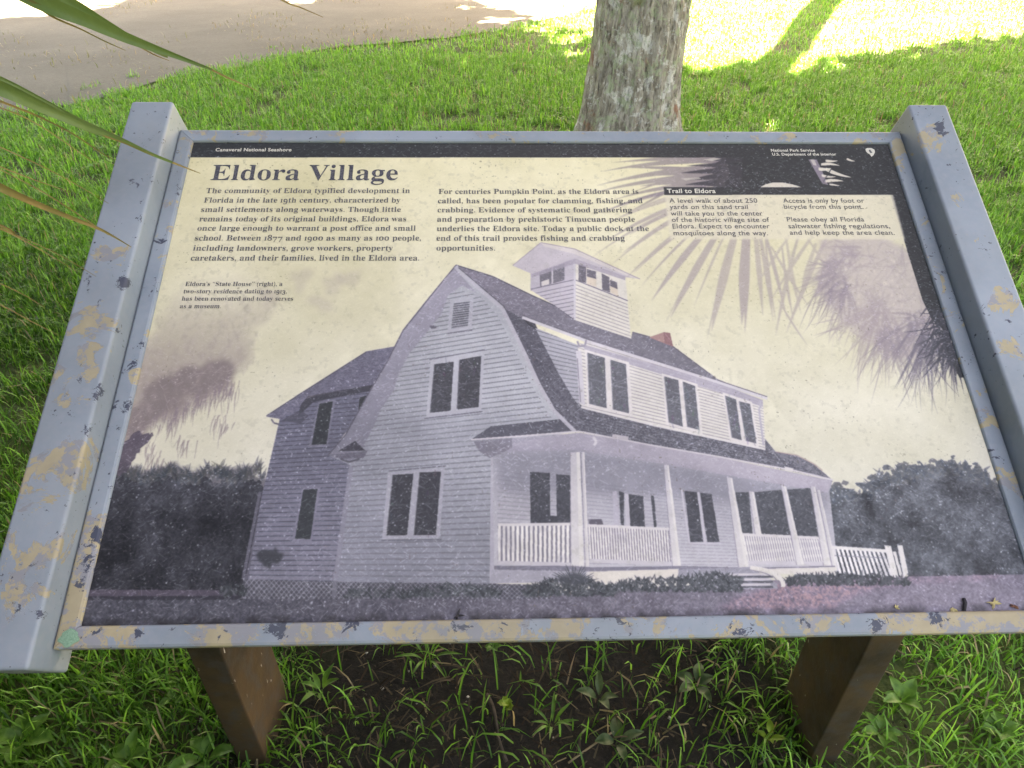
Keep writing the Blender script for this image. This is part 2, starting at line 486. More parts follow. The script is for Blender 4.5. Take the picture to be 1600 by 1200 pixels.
    for w in ([(499, 631), (520, 627), (510, 694), (487, 695)], [(474, 765), (496, 764), (485, 842), (461, 842)], [(562, 621), (573, 618), (559, 648)]):
        c = np.mean(w, 0)
        fill([c + (np.array(p) - c) * (1.28, 1.1) for p in w], (122, 114, 140), 1, 8)
        fill(w, (58, 58, 68), 1, 18)
    # gable wall
    gable = [(712, 414), (785, 481), (797, 505), (820, 552), (842, 600), (865, 640), (897, 674), (770, 700), (772, 912), (521, 910), (547, 727), (513, 711), (540, 679), (557, 650),
             (570, 625), (592, 585), (605, 565), (620, 535), (630, 516), (670, 466)]
    fill(gable, SID, 1, 9, (136, 131, 152), ((740, 560), (560, 880)))
    hi = full([(700, 560), (800, 520), (900, 670), (770, 760), (660, 720)], 60)
    I[:] += (hi * full(gable) * 14)[..., None]
    siding = [(712, 452), (750, 462), (778, 494), (790, 518), (812, 562), (834, 608), (858, 648), (880, 672), (768, 700), (770, 908), (523, 906), (548, 732), (566, 700), (582, 670), (595, 640),
              (615, 610), (625, 580), (640, 552), (660, 528), (690, 490), (700, 462)]
    ruled(siding, (545, 520), (545, 907), (770, 480), (770, 910), 52, .24, DARKL, .85)
    fill([(712, 414), (670, 466), (630, 516), (620, 535), (605, 565), (592, 585), (570, 625), (557, 650), (540, 679), (513, 711), (548, 722), (566, 700), (582, 670), (595, 640), (615, 610),
          (625, 580), (640, 552), (660, 528), (690, 490), (700, 462), (722, 446), (745, 458), (720, 430)], (150, 141, 160), .8, 10, (128, 120, 142), ((690, 470), (560, 680)))
    path([(712, 415), (670, 466), (630, 516), (605, 565), (570, 625), (540, 679), (513, 711)], 2.0, (100, 92, 112))
    path([(703, 428), (664, 478)], 3, (172, 163, 174), .6)
    # attic vent and windows of the gable
    vent = [(709, 474), (734, 471), (731, 510), (705, 514)]
    fill([(704, 470), (740, 464), (737, 514), (699, 520)], (172, 168, 180), 1, 8)
    fill(vent, (150, 146, 160), 1, 6)
    ruled(vent, (709, 474), (705, 514), (734, 471), (731, 510), 11, .5, (92, 88, 104), 1)
    path([(699, 521), (738, 516)], 1.8, (110, 104, 122))
    fill([(671, 509), (681, 508), (682, 513), (674, 514)], (100, 92, 110), .8)
    def sash(frame, panes, fcol, pcol, sill=None, mid=True):
        fill(frame, fcol, 1, 7)
        for w in panes:
            fill(w, pcol, 1, 24)
            a, b, c, d = [np.array(p, float) for p in w]
            for _ in range(7):                                # broken reflections of branches in the glass
                e0 = a + (b - a) * rng.random() + (d - a) * rng.random()
                blade(e0, e0 + rng.normal(0, 1, 2) * (3, 9), rng.uniform(1.5, 4), tuple(q + rng.uniform(-16, 34) for q in pcol), .35)
            a, b, c, d = [np.array(p, float) for p in w]
            if mid: line((a + d) / 2, (b + c) / 2, 1.4, tuple(min(255, q + 26) for q in pcol), .7)
            line(a, d, 1.5, tuple(q + 28 for q in pcol), .8)
        if sill: line(sill[0], sill[1], 2.0, (106, 100, 118))
    sash([(673, 563), (757, 549), (752, 642), (666, 653)], [[(679, 569), (709, 565), (704, 642), (672, 645)], [(718, 562), (752, 556), (748, 636), (714, 640)]], (176, 172, 184), PANE, ((663, 654), (754, 643)))
    line((671, 562), (758, 546), 1.6, (112, 106, 124))
    sash([(606, 738), (695, 731), (687, 841), (597, 843)], [[(614, 742), (646, 740), (636, 836), (604, 837)], [(656, 738), (689, 737), (681, 836), (647, 836)]], (162, 157, 172), (66, 63, 75), ((596, 844), (690, 843)))
    line((607, 736), (697, 728), 1.6, (104, 98, 116))
    # corner boards
    fill([(545, 728), (552, 730), (527, 908), (520, 908)], (136, 129, 150), .9, 6)
    fill([(767, 702), (777, 700), (775, 912), (765, 912)], (178, 172, 184), 1, 6)
    # eave return at the left
    fill([(528, 705), (555, 689), (571, 704)], (74, 68, 84), 1, 16)
    fill([(513, 711), (574, 705), (568, 716), (532, 717)], (112, 104, 124), 1, 14)
    path([(532, 717), (545, 722), (562, 717)], 3, (88, 82, 98), .8)
    # main roof
    roof = [(712, 415), (770, 432), (832, 462), (870, 479), (898, 500), (986, 529), (988, 519), (1014, 526), (1051, 541), (1118, 591), (1199, 624), (1121, 598), (917, 535), (816, 497), (797, 505), (785, 481)]
    fill(roof, (134, 125, 142), 1, 26, (124, 118, 132), ((740, 430), (1000, 540)))
    ruled(roof, (712, 415), (797, 508), (1118, 591), (1121, 600), 22, .35, (98, 92, 110), .55, 1.4)
    path([(712, 414), (770, 432), (832, 462), (870, 479), (898, 500)], 1.8, (92, 86, 104))
    path([(988, 519), (1014, 526), (1051, 541), (1118, 591)], 1.8, (104, 98, 112))
    fill([(1014, 527), (1037, 519), (1047, 520), (1052, 542)], (152, 112, 112), 1, 16)
    fill([(1014, 527), (1037, 519), (1038, 536)], (170, 134, 128), 1, 16)
    # flank of the lower roof, then the porch roof
    low_roof = [(783, 480), (816, 497), (838, 512), (871, 580), (895, 621), (912, 636), (1020, 664), (1195, 701), (1194, 684), (1212, 706), (1245, 712), (1272, 726), (1301, 750), (1240, 734), (1120, 713), (1020, 696), (905, 675), (897, 672), (865, 640),
                (842, 600), (820, 552), (797, 505)]
    fill(low_roof, (98, 92, 112), 1, 26, (122, 117, 132), ((830, 560), (1000, 670)))
    ruled(low_roof, (783, 480), (905, 675), (816, 497), (1000, 664), 36, .34, (72, 67, 88), .6, 1.5)
    ruled([(905, 640), (1020, 664), (1195, 701), (1301, 750), (1120, 713), (905, 675)], (905, 634), (905, 676), (1250, 708), (1250, 738), 9, .36, (80, 76, 96), .7, 1.0)
    fill([(816, 497), (836, 505), (845, 525), (836, 514), (826, 508)], (62, 58, 74), .9)
    path([(1212, 706), (1245, 711), (1272, 725), (1285, 735)], 2, (150, 120, 120), .5)
    hip = [(736, 687), (767, 666), (875, 655), (899, 673), (820, 680)]
    fill(hip, (84, 78, 98), 1, 26)
    ruled(hip, (767, 666), (736, 687), (875, 655), (899, 673), 6, .35, (64, 60, 78), .6, 1)
    # white rake board of the gable
    path([(712, 416), (720, 426), (785, 482), (797, 506), (820, 553), (842, 601), (865, 641), (898, 674)], 6.0, (184, 179, 188))
    path([(716, 418), (787, 478), (801, 504), (824, 550), (846, 598), (869, 637), (901, 670)], 1.6, (96, 90, 108))
    # dormer
    side = [(836, 512), (905, 540), (906, 636), (895, 621), (871, 580)]
    fill(side, (172, 168, 180), 1, 9)
    ruled(side, (836, 508), (836, 640), (905, 530), (905, 642), 19, .25, (110, 105, 122), .85)
    front = [(903, 543), (917, 533), (1121, 598), (1192, 626), (1196, 701), (1020, 665), (912, 637), (905, 630)]
    fill(front, (222, 216, 206), 1, 8)
    ruled(front, (912, 545), (912, 640), (1195, 630), (1195, 703), 17, .24, (140, 132, 140), .85)
    fill([(905, 536), (1121, 598), (1192, 625), (1192, 636), (1121, 612), (917, 549)], (168, 160, 174), .85, 10)
    fill([(900, 548), (908, 548), (914, 634), (905, 630)], (206, 200, 204), 1, 6)
    line((902, 560), (907, 628), 1.6, (140, 133, 148))
    for fr, ps in (([(914, 546), (983, 566), (989, 652), (917, 636)], [[(918, 551), (945, 559), (948, 638), (921, 631)], [(954, 562), (978, 569), (983, 646), (958, 640)]]),
                   ([(1034, 583), (1090, 600), (1098, 678), (1041, 664)], [[(1038, 588), (1060, 594), (1067, 667), (1045, 660)], [(1067, 596), (1086, 603), (1093, 672), (1074, 667)]]),
                   ([(1129, 613), (1175, 628), (1186, 699), (1140, 688)], [[(1133, 618), (1150, 624), (1159, 688), (1144, 684)], [(1155, 627), (1172, 631), (1182, 693), (1166, 689)]])):
        sash(fr, ps, (222, 215, 210), (104, 101, 116))
    path([(908, 636), (1020, 664), (1196, 702)], 3.2, (222, 216, 210))
    path([(816, 496), (917, 533), (1121, 597), (1199, 623)], 4.2, (210, 204, 206))
    path([(816, 493), (917, 529), (1121, 594), (1199, 620)], 1.4, (110, 104, 120))
    path([(902, 533), (905, 541), (914, 541), (916, 531)], 3, (150, 143, 156))
    path([(1190, 630), (1186, 640), (1193, 696)], 3.0, (176, 170, 180))
    # cupola
    cl = [(829, 424), (898, 402), (899, 500), (862, 474), (829, 453)]
    cr = [(897, 402), (977, 430), (986, 529), (898, 500)]
    fill(cl, (190, 182, 188), 1, 8); fill(cr, (224, 217, 204), 1, 8)
    ruled([(829, 455), (898, 440), (899, 500), (862, 474), (829, 453)], (829, 453), (829, 501), (898, 438), (898, 489), 8, .22, (118, 112, 126), .9)
    ruled([(898, 440), (980, 472), (986, 529), (898, 500)], (898, 438), (898, 500), (981, 470), (986, 530), 11, .24, (146, 138, 142), .85)
    line((829, 452), (898, 437), 1.6, (122, 115, 130)); line((898, 437), (981, 470), 1.6, (122, 115, 130))
    line((898, 404), (898, 500), 3.2, (202, 196, 200))
    fill([(843, 420), (882, 409), (882, 438), (844, 448)], (118, 112, 124), 1, 16)
    fill([(846, 440), (858, 436), (858, 444), (846, 447)], (214, 206, 200)); line((863, 414), (863, 443), 2.6, (204, 197, 202))
    for w, lit in (([(904, 412), (916, 416), (916, 442), (904, 440)], 0), ([(917, 420), (931, 424), (932, 448), (917, 444)], 1), ([(940, 427), (952, 433), (953, 457), (941, 453)], 0), ([(953, 437), (964, 441), (966, 463), (954, 457)], 1)):
        fill(w, (112, 105, 118), 1, 12)
        if lit:
            a, b, c, d = [np.array(p, float) for p in w]
            fill([a * .5 + d * .5, b * .5 + c * .5, c, d], (222, 206, 186))
    fill([(801, 415), (845, 379), (898, 389), (1000, 436), (977, 433), (898, 406), (831, 428)], (196, 187, 190), 1, 9)
    fill([(845, 379), (898, 389), (1000, 436), (985, 433), (898, 397), (850, 385)], (214, 204, 198), 1, 6)
    fill([(831, 428), (898, 404), (977, 432), (977, 438), (898, 412), (831, 434)], (164, 155, 166), .8)
    path([(801, 415), (845, 379), (898, 389), (1000, 436)], 1.4, (172, 160, 164))
    # porch
    porch = [(770, 690), (905, 676), (1120, 714), (1301, 751), (1296, 768), (1310, 892), (1180, 890), (1060, 892), (921, 896), (772, 892)]
    fill(porch, (160, 155, 168), 1, 10, (192, 188, 194), ((980, 720), (980, 870)))
    ruled([(777, 735), (1045, 770), (1160, 790), (1165, 885), (777, 884)], (775, 735), (775, 885), (1290, 800), (1290, 888), 22, .22, (128, 121, 140), .5)
    fill([(740, 690), (905, 677), (1120, 714), (1298, 752), (1293, 770), (1225, 758), (1120, 740), (1040, 726), (905, 704), (780, 706), (760, 712), (745, 700)], (158, 150, 166), 1, 12, (176, 168, 178), ((760, 700), (1100, 740)))
    fill([(740, 690), (800, 684), (800, 700), (765, 716), (750, 706)], (104, 97, 114), .6, 12)
    over(full([(775, 708), (905, 704), (1040, 727), (1225, 760), (1290, 772), (1290, 800), (1045, 775), (780, 768)], 9), (116, 110, 130), .5)
    over(full([(600, 655), (760, 640), (900, 660), (900, 690), (770, 700), (640, 700)], 14) * full(gable), (132, 128, 146), .25)
    path([(736, 687), (820, 681), (905, 674), (1020, 696), (1120, 713), (1240, 735), (1302, 750)], 2.4, (208, 201, 202))
    fill([(957, 678), (982, 682), (982, 688), (956, 686)], (190, 183, 186)); fill([(1226, 729), (1240, 732), (1239, 737), (1226, 735)], (210, 204, 200))
    path([(927, 683), (932, 690), (928, 696)], 4, (206, 200, 202))
    for w in ([(828, 737), (859, 739), (860, 818), (829, 818)], [(869, 741), (893, 743), (893, 818), (870, 818)], [(858, 806), (872, 806), (872, 818), (858, 818)], [(967, 767), (975, 770), (975, 821), (970, 820)],
              [(982, 772), (1005, 775), (1008, 826), (985, 824)], [(1017, 774), (1022, 775), (1026, 824), (1022, 824)], [(1069, 767), (1089, 769), (1099, 847), (1079, 847)], [(1094, 770), (1112, 772), (1124, 847), (1105, 847)]):
        fill(w, (76, 73, 88), 1, 24)
    fill([(957, 768), (964, 768), (968, 820), (959, 820)], (180, 173, 186)); fill([(976, 771), (982, 772), (985, 824), (978, 822)], (190, 184, 192))
    fill([(919, 811), (940, 811), (943, 820), (920, 820)], (92, 84, 100), .9)
    path([(1065, 765), (1077, 849), (1126, 849)], 2.4, (196, 190, 198)); line((1091, 769), (1102, 848), 3.4, (196, 190, 198))
    for w in ([(1149, 769), (1170, 769), (1176, 834), (1160, 834)], [(1179, 769), (1226, 765), (1236, 838), (1190, 836)], [(1230, 765), (1270, 762), (1281, 840), (1246, 840)]):
        fill(w, (82, 80, 95), 1, 34)
    def rail(a0, a1, b0, b1, n, bg):
        a0, a1, b0, b1 = [np.array(p, float) for p in (a0, a1, b0, b1)]
        fill([a0, a1, b1, b0], bg, 1, 8)
        ruled([a0, a1, b1, b0], a0, a1, b0, b1, n, .56, (216, 211, 207), 1.25)
        line(a0, a1, 4.2, (214, 208, 206)); line(b0 - (0, 1), b1 - (0, 1), 6.0, (200, 194, 198))
    rail((778, 820), (892, 819), (778, 880), (892, 883), 16, (130, 123, 140))
    rail((919, 821), (1049, 827), (922, 877), (1053, 882), 31, (132, 124, 138))
    rail((1160, 835), (1289, 841), (1169, 880), (1300, 882), 34, (152, 145, 158))
    for p in ([(1170, 767), (1178, 769), (1190, 836), (1180, 835)], [(891, 707), (906, 706), (913, 892), (892, 884)], [(908, 706), (913, 706), (921, 898), (915, 898)], [(1037, 726), (1045, 727), (1065, 888), (1051, 887)],
              [(1135, 745), (1144, 747), (1170, 886), (1154, 886)], [(1220, 757), (1228, 760), (1257, 883), (1245, 883)], [(1266, 759), (1274, 761), (1299, 884), (1287, 884)], [(1276, 765), (1281, 766), (1309, 892), (1302, 892)]):
        a, b, c, d = [np.array(q, float) for q in p]
        fill(p, (192, 187, 190), 1, 8, (212, 207, 204), (a, d))
        fill([a * .35 + b * .65, b, c, d * .35 + c * .65], (222, 217, 210), .8)
        line(a, d, 1.2, (136, 128, 146), .8)
    fill([(772, 884), (892, 884), (921, 886), (1060, 884), (1170, 887), (1305, 884), (1305, 888), (1060, 890), (921, 893), (772, 890)], (120, 112, 134), .9, 10)
    fill([(768, 890), (916, 893), (916, 910), (766, 911)], (170, 164, 178), 1, 8)
    fill([(921, 893), (1060, 889), (1062, 906), (925, 913)], (220, 212, 200), 1, 8)
    fill([(1184, 889), (1306, 886), (1308, 899), (1200, 896)], (218, 211, 202), 1, 8)
    # lattice skirt, steps, fence
    lat = [(380, 905), (521, 909), (771, 912), (860, 914), (860, 936), (377, 936)]
    fill(lat, (84, 79, 96), 1, 16)
    for s in (1, -1):
        ruled(lat, (380, 905), (860, 914), (380 + 26 * s, 937), (860 + 26 * s, 937), 62, .26, (150, 145, 160), .6)
    fill([(520, 908), (528, 908), (525, 934), (518, 934)], (112, 106, 124))
    fill([(1060, 890), (1172, 886), (1215, 912), (1215, 920), (1120, 920), (1060, 905)], (150, 144, 160), 1, 12)
    for y, x0 in ((898, 1120), (906, 1140), (914, 1155)):
        line((x0, y), (1204, y - 1), 3.2, (205, 199, 200)); line((x0, y + 3.5), (1208, y + 3), 3.0, (90, 86, 102))
    path([(1172, 887), (1196, 891), (1214, 898), (1223, 908), (1224, 917)], 7, (222, 216, 208))
    path([(1170, 890), (1194, 895), (1210, 902), (1217, 912)], 1.6, (140, 134, 148))
    fc = [(1300, 857), (1386, 862), (1403, 903), (1310, 896)]
    ruled(fc, (1300, 857), (1390, 862), (1311, 896), (1406, 903), 13, .55, (214, 209, 208), 1.2)
    line((1299, 855), (1385, 861), 5, (222, 217, 212)); line((1304, 868), (1388, 872), 1.6, (128, 124, 140), .7)
    for p in ([(1382, 852), (1392, 853), (1404, 902), (1394, 902)], [(1402, 852), (1410, 852), (1419, 895), (1412, 903)], [(1395, 862), (1400, 862), (1410, 900), (1406, 900)]):
        fill(p, (222, 217, 212), 1, 6)
    # shrubs at the foot of the house
    for x0, x1, y, hh, n in ((640, 780, 926, 16, 260), (820, 960, 925, 30, 620), (950, 1160, 918, 22, 620), (1228, 1420, 908, 16, 420), (540, 640, 928, 10, 90), (345, 385, 925, 18, 60), (1060, 1160, 906, 14, 160)):
        for _ in range(n):
            x = rng.uniform(x0, x1); e = 1 - abs((x - x0) / (x1 - x0) * 2 - 1) ** 3
            b = np.array([x, y + rng.uniform(-hh * .6 * e, 8)])
            cc = 74 + rng.uniform(-22, 26)
            blade(b, b + (rng.normal(0, 5), -rng.uniform(3, 10)), rng.uniform(2, 5), (cc, cc, cc + 12), .8)
    for a in np.linspace(-75, 75, 22):
        L = rng.uniform(26, 44)
        blade((897, 912), (897 + L * math.sin(R(a)), 912 - L * .75 * math.cos(R(a))), 3.4, (80, 78, 94), .9)
    over(full(ragged([(405, 862), (438, 858), (444, 868), (436, 880), (418, 890), (408, 884)], 3, 5), 2), (62, 60, 72), .85)

    # ---- palms at the upper right
    PU, PD = (150, 138, 152), (58, 56, 68)
    def fan(c, ang0, ang1, n, r0, r1, wid, col, a, spread=0.0):
        for k in range(n):
            g = R(ang0 + (ang1 - ang0) * (k + rng.uniform(-.4, .4)) / max(1, n - 1))
            L = rng.uniform(r0, r1)
            s = np.array(c, float) + rng.normal(0, spread, 2)
            blade(s, s + (L * math.cos(g), L * math.sin(g)), wid * rng.uniform(.6, 1.2), col, a * rng.uniform(.6, 1), rng.normal(0, .05))
    # the long fan whose blades fall over the text and the sky
    layer = np.zeros((TH, TW))
    def soft_blade(p, q, wid, a, bend=0.0, peak=.45):         # a leaf: widest part way along, pointed at the free end
        p, q = np.asarray(p, float), np.asarray(q, float)
        d = q - p; nrm = np.array([-d[1], d[0]]); c = (p + q) / 2 + nrm * bend
        nn = nrm / (np.hypot(*nrm) + 1e-9); L, Rr = [], []
        for t in np.linspace(0, 1, 14):
            x = (1 - t) ** 2 * p + 2 * t * (1 - t) * c + t * t * q
            w = wid / 2 * (.45 + .55 * min(1, t / peak)) * (1 if t < peak else max(.04, 1 - ((t - peak) / (1 - peak)) ** 1.4))
            L.append(x + nn * w); Rr.append(x - nn * w)
        (y0, y1, x0, x1), m = poly_mask(L + Rr[::-1])
        if m is not None: layer[y0:y1, x0:x1] = np.maximum(layer[y0:y1, x0:x1], m * a)
    for tip, w, bd in (((938, 333), 6, .10), ((958, 345), 8, .10), ((985, 366), 7, .08), ((945, 378), 6, .09), ((925, 402), 4, .10), ((972, 396), 7, .07), ((955, 414), 4, .09),
                   ((976, 437), 6, .07), ((990, 427), 4, .06), ((1018, 470), 11, .05), ((1048, 496), 12, .04), ((1084, 480), 4, .03), ((1112, 517), 15, .03), ((1159, 507), 17, .01), ((1164, 520), 9, .0), ((1192, 494), 9, -.01), ((1208, 502), 7, -.02), ((1230, 500), 6, -.02), ((1002, 447), 4, .06), ((1030, 450), 3, .05), ((1105, 530), 5, .03), ((1040, 505), 4, .05)):
        st = np.array((1172, 285.)); tp = np.array(tip, float)
        soft_blade(st + (tp - st) * .10, tp, w, rng.uniform(.5, .72), bd, .6)
    for (a, b, w) in (((1250, 360), (1212, 525), 7), ((1228, 370), (1252, 492), 6), ((1300, 355), (1228, 522), 8), ((1205, 385), (1266, 482), 5), ((1290, 340), (1203, 472), 6), ((1222, 385), (1240, 500), 5), ((1240, 360), (1180, 450), 5), ((1262, 372), (1330, 470), 5), ((1196, 372), (1212, 500), 5), ((1216, 468), (1262, 540), 3), ((1275, 380), (1250, 470), 9), ((1308, 380), (1272, 470), 8)):
        soft_blade(a, b, w, rng.uniform(.45, .65), .03, .5)
    layer = blur(layer, 1)
    over(layer, (162, 148, 150), 1.0)
    layer[:] = 0
    for base, tip, w, bd in (((1140, 250), (940, 268), 9, .05), ((1130, 247), (958, 254), 8, .03), ((1135, 262), (932, 290), 10, .06), ((1125, 270), (968, 262), 7, .04), ((1130, 276), (925, 302), 9, .07), ((1120, 284), (1000, 291), 10, .05), ((1140, 254), (1010, 248), 9, .02),
                             ((1120, 256), (990, 300), 7, .02), ((1118, 288), (960, 312), 8, .08), ((1100, 262), (980, 332), 6, -.04), ((1125, 266), (1030, 282), 12, .04), ((1128, 250), (1045, 246), 8, .02), ((1110, 290), (945, 330), 6, .08), ((1090, 270), (1005, 276), 8, .05)):
        soft_blade(base, tip, w, .78, bd, .25)
    layer = blur(layer, 1)
    over(layer * np.clip(.62 + (xx - tx([(960, 270)])[0][0]) / (tx([(1130, 270)])[0][0] - tx([(960, 270)])[0][0]) * .38, .5, 1), (118, 106, 118), 1.0)
    layer[:] = 0
    # soft mauve mass of the farther palms
    mass = full(ragged([(1290, 372), (1400, 366), (1440, 430), (1470, 480), (1482, 520), (1450, 560), (1400, 560), (1340, 520), (1300, 480), (1275, 440)], 6, 12), 16)
    over(np.clip(mass * 1.25 + (nz - .5) * 1.1 + (med - .5) * .8, 0, 1) * np.clip(mass * 2, 0, 1), (186, 172, 168), .7)
    for _ in range(420):
        c = np.array((rng.uniform(1300, 1440), rng.uniform(372, 520))); g = R(rng.normal(120, 45))
        blade(c, c + (rng.uniform(14, 46) * math.cos(g), rng.uniform(14, 46) * math.sin(g)), rng.uniform(1.2, 3.4), (170, 156, 156) if rng.random() < .6 else (204, 192, 182), rng.uniform(.2, .5), .04)
    for c, a0, a1, n, r0, r1, w, col, al in (((1306, 425), 100, 215, 40, 40, 96, 3.6, (150, 138, 142), .6), ((1316, 446), 70, 175, 30, 34, 88, 4, (140, 128, 136), .55), ((1374, 482), 60, 185, 46, 50, 124, 4.5, (164, 150, 150), .6), ((1388, 515), 60, 135, 30, 40, 100, 4.5, (152, 140, 144), .6),
                                             ((1436, 500), 60, 195, 44, 40, 104, 4, (132, 122, 130), .6), ((1446, 526), 45, 135, 50, 38, 108, 4, (106, 100, 113), .7), ((1486, 528), 55, 120, 34, 30, 80, 4, (80, 76, 92), .8), ((1340, 400), 140, 235, 26, 30, 66, 3, (160, 147, 150), .5),
                                             ((1306, 425), 215, 330, 22, 30, 60, 3, (158, 146, 150), .5), ((1372, 478), 190, 340, 36, 30, 80, 3, (170, 157, 156), .5)):
        for part in range(2):
            layer[:] = 0
            for k in range(n // 2 + 1):
                g = R(a0 + (a1 - a0) * rng.random()); L = rng.uniform(r0, r1) * (.75 + .25 * math.sin(g))
                s0 = np.array(c, float) + rng.normal(0, 8, 2)
                soft_blade(s0, s0 + (L * math.cos(g), L * math.sin(g) + L * .12), w * rng.uniform(.5, 1.3), rng.uniform(.45, 1), rng.normal(0, .08), rng.uniform(.15, .45))
            over(layer, col, al)
    for _ in range(120):
        c = np.array((1390, 445.)) + rng.normal(0, 1, 2) * (52, 46)
        blade(c, c + rng.normal(0, 3, 2) + (1, -2), rng.uniform(2, 4.5), (224, 213, 194), rng.uniform(.2, .7))
    wm = np.clip(mass * 1.3, 0, .6)
    for ch in range(3): I[..., ch] = I[..., ch] * (1 - wm) + blur(I[..., ch], 2) * wm
    # black header, the dark crown that hangs from it and the band down the right side
    BLK = (53, 54, 63)
    crown = [(1138, 240), (1134, 258), (1140, 268), (1134, 282), (1136, 296), (1400, 300), (1400, 240)]
    fill(ragged(crown, 1.5, 6), BLK, 1, 8)
    LIT = (226, 216, 196)
    layer[:] = 0
    for y in np.linspace(247, 296, 15):
        soft_blade((1160, y + rng.normal(0, 2)), (1096 + rng.uniform(-34, 14), y + rng.normal(1, 3)), rng.uniform(6, 11), .9, rng.normal(.02, .03), .35)
    layer = blur(layer, 1)
    over(layer, (66, 63, 73), 1.0)
    fill([(1098, 250), (1116, 246.5), (1128, 248), (1112, 251.5)], LIT, .7); fill([(1064, 279), (1092, 277), (1096, 279.5), (1072, 282)], LIT, .55)
    fill([(1187, 293), (1196, 288), (1208, 285), (1222, 285), (1238, 288), (1254, 293)], LIT, .95, 10)
    fill([(1263, 249), (1276, 249), (1284, 266), (1294, 289), (1285, 287)], (150, 138, 146), .85, 10)
    fill([(1266, 249), (1272, 249), (1276, 258), (1271, 258)], LIT, .6)
    for p, q, w, bd in (((1290, 251), (1309, 251), 4.5, .1), ((1283, 257), (1312, 259), 5, -.12), ((1279, 264), (1300, 263), 6, .1), ((1290, 264), (1330, 277), 6.5, .08), ((1284, 274), (1306, 276), 4.5, .1), ((1290, 283), (1318, 283), 6, -.08), ((1296, 288), (1312, 290), 3, 0), ((1323, 248), (1336, 252), 3.5, .1), ((1300, 262), (1284, 288), 1.6, 0)):
        blade(p, q, w, LIT if w > 2 else BLK, .95, bd)
    fill([(1390, 300), (1396, 320), (1420, 400), (1442, 470), (1462, 512), (1485, 560), (1499, 590), (1530, 590), (1390, 210)], BLK, 1, 8)
    for k in range(150):
        y = rng.uniform(480, 560); x = 1452 + (y - 480) * .35 + rng.uniform(-6, 34)
        g = R(rng.normal(100, 40)); L = rng.uniform(20, 62)
        blade((x, y), (x + L * math.cos(g), y + L * math.sin(g)), rng.uniform(1.6, 4.2), (72, 69, 86), rng.uniform(.4, .85), rng.normal(0, .06))
    for _ in range(26):
        c = np.array((1468 + rng.uniform(-16, 26), rng.uniform(490, 540)))
        blade(c, c + rng.normal(0, 2.5, 2), rng.uniform(2, 4), LIT, rng.uniform(.2, .7))
    fill([(280, 205), (1420, 205), (1420, 236), (1394, 246), (293, 246)], BLK, 1, 8)
    # the notice box: palms faded to cream inside it, black title bar over it
    box = full([(1038, 300), (1394, 300), (1414, 374), (1047, 374)], 2)
    over(box, (226, 216, 188), .84)
    fill([(1037, 292.5), (1394, 292.5), (1397, 304.5), (1038, 304.5)], BLK, 1, 6)
    # ---- photographic softness and uneven tone
    for ch in range(3): I[..., ch] = blur(I[..., ch], 1) * .7 + I[..., ch] * .3
    hz = full([(380, 930), (430, 640), (712, 405), (800, 400), (850, 370), (1000, 430), (1000, 520), (1200, 620), (1310, 760), (1420, 900), (1200, 920)], 3)
    tone = (fbm(TH, TW, 150, 4) - .5) * 34 + (fbm(TH, TW, 40, 3) - .5) * 16
    I[:] += (hz * tone)[..., None] * np.clip(I / 170, .3, 1)
    I[:] *= (.82 + .18 * np.clip((I[..., :3].mean(-1) - 40) / 95, 0, 1))[..., None]
    # ---- age: soft stains, specks, worn fibres
    creamy = np.clip((I[..., 0] - 150) / 60, 0, 1)
    dark = 1 - np.clip((I[..., 0] - 90) / 110, 0, 1)
    st = np.clip((fbm(TH, TW, 14, 4) - .62) * 6, 0, 1)
    I[:] = I * (1 - (st * creamy * .16)[..., None]) + np.array([150, 146, 128.]) * (st * creamy * .16)[..., None]
    spk = np.clip((fbm(TH, TW, 7, 2) - .80) * 12, 0, 1) * np.clip(fbm(TH, TW, 120, 3) * 2 - .7, 0, 1)
    I[:] = I * (1 - (spk * .6)[..., None]) + np.array([112, 106, 92.]) * (spk * .6)[..., None]
    sc = np.zeros((TH, TW))
    ns = 70000
    cx, cy = rng.random(ns) * TW, rng.random(ns) * TH
    ang = np.where(rng.random(ns) < .55, rng.normal(-.5, .35, ns), rng.normal(.55, .35, ns))
    ln, st_ = rng.exponential(3.2, ns) + 1, rng.random(ns) ** 2.6
    for k in np.arange(-1, 1.01, .1):
        xi = (cx + np.cos(ang) * ln * k).astype(int); yi = (cy + np.sin(ang) * ln * k).astype(int)
        ok = (xi >= 0) & (xi < TW) & (yi >= 0) & (yi < TH)
        np.maximum.at(sc, (yi[ok], xi[ok]), st_[ok])
    sc = np.maximum(sc * .6, blur(sc, 1) * .95)
    wear = .32 + .5 * np.clip(fbm(TH, TW, 260, 3) * 2.2 - .6, 0, 1) * np.clip(.45 + uu, 0, 1)
    I[:] += (np.clip(sc, 0, 1) * (dark * wear + .10))[..., None] * np.array([118, 118, 124.])
    dots = rng.random((TH, TW)) > .9991
    dd = np.clip(blur(dots.astype(float), 1) * 11, 0, 1)
    I[:] += (dd * dark * .8)[..., None] * np.array([95, 95, 98.])
    I += grain[..., None] * 2.6
    cool = np.clip(I[..., 2] - I[..., 0], 0, 60)
    I[..., 2] -= cool * .34; I[..., 1] += cool * .26 + np.clip(cool, 0, 12) * .12
    # grime caught along the lower lip and in the corners
    g = np.clip(1 - (V1 - .0112 - (V0 + vv * (V1 - V0))) / .010, 0, 1) * np.clip(fbm(TH, TW, 30, 4) * 2.4 - .75, 0, 1)
    I[:] = I * (1 - (g * .8)[..., None]) + np.array([34, 31, 30.]) * (g * .8)[..., None]
    return np.clip(I, 0, 255)
art = draw_print() / 255.0
lin = np.where(art <= .04045, art / 12.92, ((art + .055) / 1.055) ** 2.4)
PRINT_K = 0.80
lin = lin * PRINT_K
